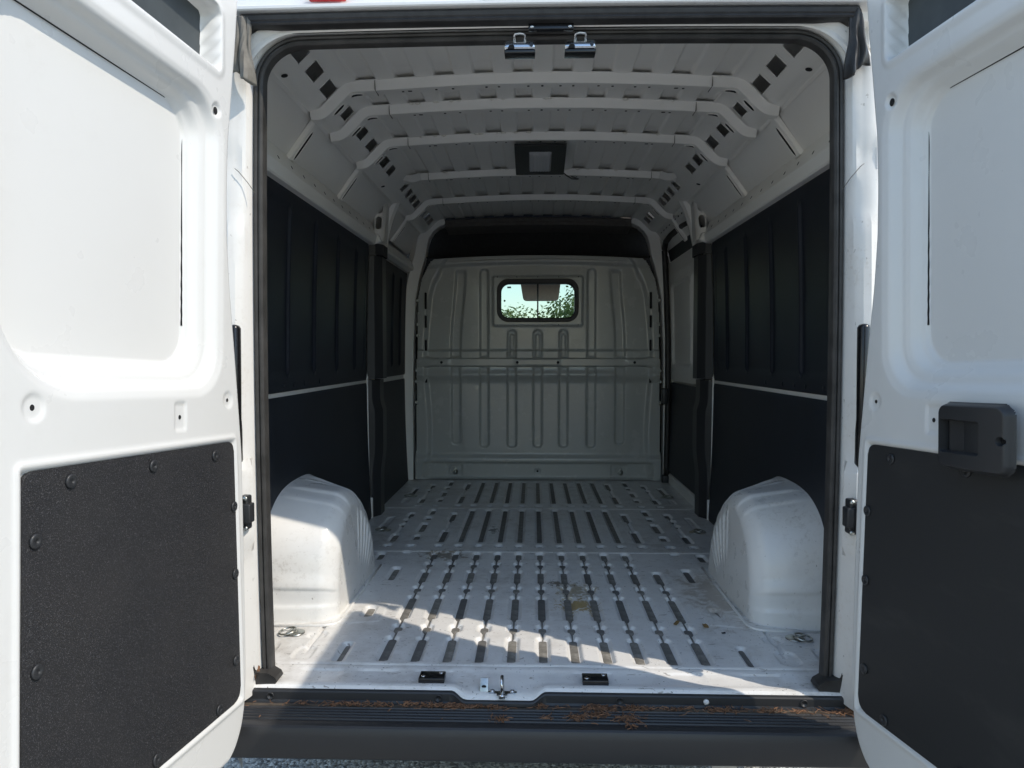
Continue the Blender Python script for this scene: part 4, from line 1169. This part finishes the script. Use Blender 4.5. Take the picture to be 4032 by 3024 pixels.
mb = MB(); mb.box((-0.02, 4.05, 1.60), (1.5, 0.30, 0.16), None, 0.03); mb.build("overhead_console", 'visor', van)
mb = MB(); mb.box((0.02, 4.28, 1.53), (0.10, 0.05, 0.06), None, 0.01); mb.build("mirror_sensor_box", 'plastic', van)
xs = np.linspace(-0.85, 0.85, 12)
P = np.array([[(x, y - 0.12 * (x / 0.85) ** 2, z) for x in xs] for y, z in ((4.85, 0.98), (4.55, 1.25), (4.28, 1.55), (4.12, 1.80))])
grid("windscreen", P, 'screen', van)

# ---- bumper with ribbed step
def bumper():
    pr = [(-0.01, -0.060), (-0.028, -0.0480), (-0.036, -0.0468), (-0.050, -0.0465)]
    y = -0.053
    for k in range(5):
        pr += [(y, -0.0465), (y - 0.002, -0.0435), (y - 0.0065, -0.0430), (y - 0.0085, -0.0465), (y - 0.0125, -0.0468)]
        y -= 0.0150
    pr += [(-0.130, -0.0465), (-0.139, -0.047), (-0.146, -0.049), (-0.151, -0.053), (-0.154, -0.060), (-0.156, -0.075), (-0.156, -0.110), (-0.152, -0.132), (-0.144, -0.139), (-0.12, -0.142), (-0.05, -0.142)]
    xs = np.concatenate([np.linspace(-0.98, -0.80, 30), np.linspace(-0.79, 0.79, 60), np.linspace(0.80, 0.98, 30)])
    P = np.zeros((len(pr), len(xs), 3))
    for i, (y_, z) in enumerate(pr):
        if -0.126 < y_ < -0.052 and z > -0.0462:       # ribs stop short of the ends
            slant = 0.845 - 0.05 * (y_ + 0.053) / 0.075 * -1
            lift = (1 - sstep(slant - 0.004, slant + 0.004, np.abs(xs)))
            zz = -0.0465 + (z + 0.0465) * lift
        else: zz = np.full(xs.shape, z)
        P[i, :, 0] = xs; P[i, :, 1] = y_ + 0.05 * sstep(0.88, 0.99, np.abs(xs)) * (y_ < -0.05); P[i, :, 2] = zz
    return grid("rear_bumper", P, 'bumper', van)
bumper()
mb = MB(); mb.box((-0.385, -0.02, -0.165), (0.10, 0.10, 0.03), None, 0.008); mb.build("tow_eye_bracket", 'steel', van)
mb = MB(); mb.tube([(0.48, 0.3, -0.18), (0.48, -0.06, -0.185)], 0.035, 14); mb.build("exhaust_pipe", 'steel', van)

# ---- rear doors (hinge axis leans forward with the body, so an open door rises towards its free edge)
def make_door(s, ang, tilt, H, trim):
    a = math.radians(ang); t = math.radians(tilt)
    W_ = np.array([0, math.sin(t), math.cos(t)]); U_ = np.array([s * math.sin(a), -math.cos(a), 0.0])
    U_ = U_ - W_ * (U_ @ W_); U_ /= np.linalg.norm(U_)
    N_ = np.cross(U_, W_); N_ = -N_ if N_[0] * s > 0 else N_
    H_ = np.array(H, float)
    def T(u, z, n): return tuple(H_ + U_ * u + N_ * n + W_ * z)
    zk = [-0.095, -0.085, -0.06, -0.025, 0.02, 0.10, 0.40, 0.66, 0.80, 0.935, 1.07, 1.19, 1.30, 1.42, 1.53, 1.67, 1.80, 1.95]
    uk = [0.060, 0.026, -0.004, -0.027, -0.040, -0.047, -0.036, -0.023, -0.004, 0.015, 0.036, 0.048, 0.050, 0.046, 0.032, 0.014, 0.000, -0.012]
    UE = 0.80
    nu, nz = 205, 420
    zz = np.linspace(-0.095, 1.80, nz); ss = np.linspace(0, 1, nu)
    u0 = np.interp(zz, zk, uk); k = np.ones(9) / 9
    u0s = np.convolve(np.pad(u0, 4, 'edge'), k, 'valid')
    U = u0s[:, None] + (UE - u0s[:, None]) * ss[None, :]
    Zt = 1.815 + 0.11 * U / 0.8
    Z = np.where(zz[:, None] > 1.755, 1.755 + (zz[:, None] - 1.755) / 0.045 * (Zt - 1.755), zz[:, None] + 0 * U)
    n = np.zeros(U.shape)
    # blanked window: deep stepped dish
    d = sdrr(U, Z, 0.400, 1.165, 0.314, 0.346, 0.10)
    di = sdrr(U, Z, 0.4285, 1.1763, 0.274, 0.2973, 0.075)
    d = np.where((U > 0.544) & (Z < 0.989), np.maximum(d, np.hypot(U - 0.544, Z - 0.989) - 0.17), d)
    di = np.where((U > 0.5725) & (Z < 1.009), np.maximum(di, np.hypot(U - 0.5725, Z - 1.009) - 0.13), di)
    w_ = np.where(d < 0, np.where(di > 0, -d / np.maximum(1e-6, -d + di), 1.0), 0.0)
    n -= 0.004 * (1 - sstep(-0.004, 0.014, d))
    n -= 0.022 * sstep(0.02, 0.46, w_) + 0.003 * sstep(0.50, 0.56, w_) + 0.021 * sstep(0.56, 1.0, w_)
    n -= 0.008 * (1 - sstep(-0.005, 0.0, di))
    # upper opening into the door cavity
    d2 = sdrr(U, Z, 0.40, 1.655, 0.31, 0.078, 0.022)
    n += 0.003 * (1 - sstep(0.006, 0.022, d2)) * sstep(-0.008, 0.0, d2)
    n -= 0.050 * (1 - sstep(-0.009, -0.002, d2))
    # dimples
    for cu, cz, r in ((0.641, 0.797, 0.024), (0.052, 0.797, 0.021), (0.104, 1.485, 0.017)):
        dd = np.hypot(U - cu, Z - cz) - r
        n -= (0.0035 if r > 0.02 else 0.006) * (1 - sstep(-0.006, 0.001, dd))
    dd = sdrr(U, Z, 0.244, 0.766, 0.021, 0.031, 0.005); n -= 0.0035 * (1 - sstep(-0.004, 0.001, dd))
    # trim bed: raised lip round the panel
    tp = [(0.028, 0.695), (0.664, 0.695), (0.664, 0.044), (-0.011, 0.044)]
    d3 = sdpoly(U, Z, tp)
    n += 0.0040 * np.exp(-((d3 - 0.010) / 0.005) ** 2)
    n -= 0.007 * (1 - sstep(-0.004, 0.003, d3))
    # rolled outer edge
    ed = np.minimum(U - u0s[:, None], np.minimum(UE - U, np.minimum(Z + 0.095, Zt - Z)))
    n -= 0.012 * (1 - sstep(0.0, 0.016, ed)) ** 2
    n += 0.0010 * np.sin(U * 9) * np.sin(Z * 5)
    P = H_ + U[..., None] * U_ + n[..., None] * N_ + Z[..., None] * W_
    q = grid_quads(nz, nu)
    Pb = H_ + U[..., None] * U_ + (-0.066 + 0 * n)[..., None] * N_ + Z[..., None] * W_
    rim = [(i, 0) for i in range(nz)] + [(nz - 1, j) for j in range(1, nu)] + [(i, nu - 1) for i in range(nz - 2, -1, -1)] + [(0, j) for j in range(nu - 2, 0, -1)]
    idx = np.array([i * nu + j for i, j in rim]); m = len(idx)
    bi = np.linspace(0, nz - 1, 24).astype(int); bj = np.linspace(0, nu - 1, 12).astype(int)
    back = Pb[np.ix_(bi, bj)].reshape(-1, 3)
    rimb = Pb.reshape(-1, 3)[idx]
    verts = np.concatenate([P.reshape(-1, 3), rimb, back])
    o1 = nz * nu; o2 = o1 + m
    kk = np.arange(m); k2 = (kk + 1) % m
    wallq = np.stack([idx, idx[k2], o1 + k2, o1 + kk], -1)
    verts_q = np.concatenate([q, wallq, grid_quads(24, 12, None, o2)])
    door = link("rear_door", np_mesh("rear_door", verts, verts_q), 'door', van)
    mb = MB()
    mb.prism(round_poly(tp, [0.026, 0.026, 0.03, 0.032], 6), lambda u, z, nn: T(u, z, nn - 0.007), 0.0075, 0.002)
    mb.build("trim_board", trim, door)
    for su, sz in ((0.563, 0.668), (0.340, 0.669), (0.113, 0.668), (0.639, 0.581), (0.635, 0.369), (0.635, 0.15), (0.56, 0.070), (0.328, 0.067), (0.092, 0.062), (0.017, 0.150), (0.021, 0.366), (0.028, 0.534)):
        mb = MB(); mb.lathe([(0.0125, 0.0), (0.0125, 0.0035), (0.0105, 0.0048), (0.0035, 0.005), (0.0030, 0.003), (0.0006, 0.003)], lambda x, y, h: T(su + x, sz + y, h + 0.0004), 18); mb.build("trim_screw", 'plastic', door)
    for hu, hz, r, dp in ((0.641, 0.797, 0.0050, 0.0034), (0.052, 0.797, 0.0042, 0.0034), (0.244, 0.764, 0.0045, 0.0034), (0.102, 1.484, 0.0085, 0.0058)):
        mb = MB(); mb.lathe([(r, 0), (r * 0.9, 0.0008)], lambda x, y, h: T(hu + x, hz + y * 1.1, h - dp), 14); mb.build("screw_hole", 'hole', door)
    # dark tube painting the shade between inner sheet and outer skin round the dish
    path = round_poly([(0.1572, 0.97), (0.1572, 1.4708), (0.660, 1.4708)], [0, 0.072, 0], 12)
    gp = [T(u, z, -0.0560) for u, z in path]
    mb = MB(); mb.tube(gp, [0.0022 if z < 1.39 else 0.0015 for u, z in path], 6); mb.build("sheet_gap_shade", 'hole', door)
    mb = MB(); mb.prism(rrpts(0.40, 1.655, 0.303, 0.071, 0.016, 4), lambda u, z, nn: T(u, z, nn - 0.0485), 0.001); mb.build("door_cavity", 'cav', door)  # flat dark sheet laid at the bottom of the upper opening
    pts = [T(u, z, -0.030) for u, z in ((-0.046, 0.20), (-0.050, 0.10), (-0.044, 0.02), (-0.031, -0.025), (-0.008, -0.062), (0.024, -0.090), (0.070, -0.102), (0.20, -0.104), (0.50, -0.104), (0.79, -0.104))]
    mb = MB(); mb.tube(pts, 0.011, 8); mb.build("edge_seal", 'rubber', door)
    # hinge: leaf on the pillar, knuckle and arm to the door
    hx = s * 0.802
    mb = MB()
    mb.box((hx, -0.060, 0.485), (0.036, 0.034, 0.052), None, 0.004)
    mb.box((hx + s * 0.004, -0.052, 0.485), (0.024, 0.034, 0.092), None, 0.005)
    mb.tube([(hx + s * 0.010, -0.080, 0.446), (hx + s * 0.010, -0.080, 0.524)], 0.009, 12)
    mb.build("hinge", 'plastic', door)
    for dz in (-0.040, 0.040):
        mb = MB(); mb.lathe([(0.007, 0), (0.006, 0.004), (0.001, 0.005)], lambda x, y, h: (hx - s * 0.003 + x, -0.069 - h, 0.485 + dz + y), 10); mb.build("hinge_bolt", 'steel', door)
    return door, T
doorL, TL = make_door(-1, 6.1, 2.4, (-0.768, -0.205, 0), 'trim')
doorR, TR = make_door(1, 8.6, 2.0, (0.768, -0.205, 0), 'trim2')
# handle on the right door: bezel with a recessed pull and a round lock button
def handle(T, door):
    uc, hu, zc, hz = 0.398, 0.088, 0.7395, 0.066
    us = np.linspace(uc - hu, uc + hu, 90); zs = np.linspace(zc - hz, zc + hz, 80)
    U, Z = np.meshgrid(us, zs)
    bow_ = 0.006 * np.sin((U - us[0]) / (2 * hu) * math.pi)
    d = sdrr(U, Z, uc, zc, hu, hz, 0.024)
    n = 0.044 + bow_ - 0.018 * sstep(-0.011, 0.0, d) ** 2
    r_ = sdrr(U, Z, uc - 0.024, zc, 0.052, 0.032, 0.006)
    n -= 0.024 * (1 - sstep(-0.004, 0.0, r_)) * (1 - 0.6 * sstep(uc - 0.07, uc + 0.02, U))
    h = np.hypot(U - (uc + 0.073), Z - zc + 0.001) - 0.0085
    n -= 0.010 * (1 - sstep(-0.002, 0.0, h))
    P = np.array([[T(U[i, j], Z[i, j], n[i, j]) for j in range(U.shape[1])] for i in range(U.shape[0])])
    ok = d < 0.0008
    grid("door_handle", P, 'plastic', door, ok[:-1, :-1] & ok[1:, :-1] & ok[:-1, 1:] & ok[1:, 1:])
    mb = MB(); mb.prism(rrpts(0.392, zc + 0.003, 0.062, 0.036, 0.008, 4), lambda u, z, nn: T(u, z, nn), 0.032, 0.004); mb.build("handle_base", 'plastic', door)
    mb = MB(); mb.prism(rrpts(uc - 0.002, zc, 0.026, 0.029, 0.006, 4), lambda u, z, nn: T(u, z, 0.022 + nn + 0.25 * (u - uc)), 0.010, 0.003); mb.build("handle_lever", 'plastic', door)
    mb = MB(); mb.lathe([(0.008, 0), (0.007, 0.002)], lambda x, y, hh: T(uc + 0.073 + x, zc + 0.001 + y, 0.036 + hh), 16); mb.build("lock_button", 'gloss', door)
handle(TR, doorR)

# ------------------------------------------------------------------ litter
def needles(name, spots, z, seed):
    r = random.Random(seed); mb = bmesh.new()
    for cx, cy, sx, sy, n in spots:
        for _ in range(n):
            x = r.gauss(cx, sx); y = r.gauss(cy, sy)
            y = min(-0.032, max(-0.15, y)) if name != "needle_clump" else y
            a = r.uniform(0, math.pi); ln = r.uniform(0.008, 0.024); w = r.uniform(0.0005, 0.0010)
            h = z + r.uniform(0.0005, 0.006); rise = r.uniform(-0.002, 0.005); bend = r.uniform(-0.004, 0.004)
            d = Vector((math.cos(a), math.sin(a), 0)); p = Vector((-d.y, d.x, 0))
            prev = None
            for k in range(4):
                t = k / 3
                c = Vector((x, y, h)) + d * (t - 0.5) * ln + p * bend * math.sin(t * 3.14) + Vector((0, 0, rise * t))
                ringv = [mb.verts.new(c + p * w + Vector((0, 0, -w))), mb.verts.new(c - p * w + Vector((0, 0, -w))), mb.verts.new(c + Vector((0, 0, w)))]
                if prev:
                    for q in range(3): mb.faces.new((prev[q], prev[(q + 1) % 3], ringv[(q + 1) % 3], ringv[q]))
                prev = ringv
    me = bpy.data.meshes.new(name); mb.to_mesh(me); mb.free()
    return link(name, me, 'needle', None)
zb = G - 0.0445
lit = needles("dry_needle_litter", [(-0.53, -0.044, 0.035, 0.004, 70), (-0.44, -0.048, 0.02, 0.004, 20), (-0.33, -0.043, 0.03, 0.004, 40), (-0.24, -0.048, 0.035, 0.006, 130), (-0.16, -0.042, 0.03, 0.004, 35), (-0.13, -0.055, 0.012, 0.006, 18), (-0.115, -0.115, 0.014, 0.007, 30),
                                        (-0.01, -0.044, 0.01, 0.004, 14), (0.005, -0.10, 0.008, 0.005, 10), (0.08, -0.098, 0.014, 0.008, 60), (0.145, -0.05, 0.025, 0.008, 120), (0.14, -0.085, 0.018, 0.008, 70), (0.25, -0.045, 0.02, 0.005, 60), (0.215, -0.10, 0.02, 0.012, 60),
                                        (0.22, -0.135, 0.015, 0.006, 16), (0.35, -0.045, 0.02, 0.004, 30), (0.48, -0.048, 0.03, 0.005, 60), (0.60, -0.048, 0.025, 0.005, 40), (0.69, -0.05, 0.03, 0.005, 25), (0.80, -0.05, 0.02, 0.008, 70), (0.05, -0.07, 0.35, 0.03, 40), (-0.66, -0.045, 0.012, 0.003, 10), (-0.45, -0.043, 0.2, 0.004, 60), (0.3, -0.043, 0.25, 0.004, 70)], zb, 3)
top(lit, "brown dry cedar needles strewn along the ledge of the rear bumper", "needles", kind='stuff')
cl = needles("needle_clump", [(-0.800, 0.000, 0.004, 0.006, 12), (-0.806, -0.010, 0.005, 0.006, 10)], G + 0.03, 5)
for v in cl.data.vertices: v.co.z = G + 0.005 + (v.co.z - G - 0.03) * 4 * abs(math.sin(v.index * 0.37 + 1))
top(cl, "tan dead needles caught beside the foot of the left door seal", "needles", kind='stuff')

def scrap(name, x, y, z, w, l, ang, label, mat='leaf_dry'):
    mb = MB(); c, s_ = math.cos(ang), math.sin(ang)
    pts = [(-0.5, -0.5), (0.3, -0.6), (0.5, -0.1), (0.35, 0.5), (0.0, 0.35), (-0.3, 0.55), (-0.45, 0.1)]
    mb.prism(round_poly([(p[0] * w, p[1] * l) for p in pts], 0.001, 2), lambda a, b, n: (x + a * c - b * s_, y + a * s_ + b * c, z + n + 0.15 * abs(a) + 0.1 * b), 0.0012, 0.0003, 1)
    o = mb.build(name, mat, None); top(o, label, "leaf")
scrap("leaf_scrap", 0.455, 0.452, G + 0.004, 0.014, 0.032, -0.5, "rust-brown curled leaf scrap on the right end groove of the hold floor")
scrap("leaf_scrap", 0.545, 0.428, G + 0.004, 0.018, 0.026, 0.2, "ochre leaf scrap at the corner of the plate before the right wheel arch")
scrap("leaf_scrap", 0.590, 0.372, G + 0.002, 0.016, 0.008, 0.4, "tiny black crumb on the floor behind the right floor plate", 'hole')

# ------------------------------------------------------------------ trees ahead of the van
def tree(x, y, h, rx, seed, mat, label):
    r = random.Random(seed)
    root = bpy.data.objects.new("roadside_tree", None); root.location = (x, y, 0); COL.objects.link(root)
    mb = MB(); mb.tube([(0, 0, 0), (0.05, 0, h * 0.3), (-0.05, 0.05, h * 0.6), (0, 0, h * 0.85)], [0.14, 0.11, 0.07, 0.02], 8)
    for k in range(7):
        a = r.uniform(0, 6.28); z0 = h * r.uniform(0.25, 0.6); mb.tube([(0, 0, z0), (math.cos(a) * rx * 0.4, math.sin(a) * rx * 0.4, z0 + h * 0.15), (math.cos(a) * rx * 0.75, math.sin(a) * rx * 0.75, z0 + h * 0.22)], [0.05, 0.035, 0.01], 6)
    mb.build("trunk", 'bark', root)
    V = []; Fc = []
    clumps = [(r.gauss(0, rx * 0.5), r.gauss(0, rx * 0.5), h * r.uniform(0.22, 0.92), r.uniform(0.35, 0.8)) for _ in range(34)]
    for cx, cy, cz, cr in clumps:
        k = 1 - 0.6 * max(0, (cz / h - 0.55)) ; cx *= k; cy *= k
        for _ in range(120):
            d = Vector((r.gauss(0, 1), r.gauss(0, 1), r.gauss(0, 1))).normalized() * cr * r.uniform(0.55, 1.0)
            p = Vector((cx, cy, cz)) + d; p.z = max(0.25, p.z)
            n = (d.normalized() + Vector((r.uniform(-.7, .7), r.uniform(-.7, .7), r.uniform(0, .9)))).normalized()
            t = n.orthogonal().normalized(); b = n.cross(t); sz = r.uniform(0.05, 0.10)
            i = len(V); V += [p + t * sz, p + b * sz * 0.55, p - t * sz, p - b * sz * 0.55]; Fc.append((i, i + 1, i + 2, i + 3))
    me = np_mesh("crown", np.array([tuple(v) for v in V]), np.array(Fc), False)
    link("crown", me, mat, root)
    top(root, label, "tree", "trees ahead of the van")
tree(-3.0, 25, 3.9, 1.9, 1, 'leafA', "low green tree at the left edge of the bulkhead window view")
tree(-1.5, 27, 3.75, 1.8, 2, 'leafB', "pale green bush seen left of the sun visor through the bulkhead window")
tree(0.1, 26, 3.6, 1.8, 3, 'leafB', "yellow-green bush under the sun visor in the bulkhead window")
tree(1.5, 25, 4.05, 1.9, 4, 'leafA', "fuller green tree right of the sun visor in the bulkhead window")
tree(3.0, 23, 4.6, 1.5, 5, 'leafA', "tallest dark tree at the right edge of the bulkhead window view")
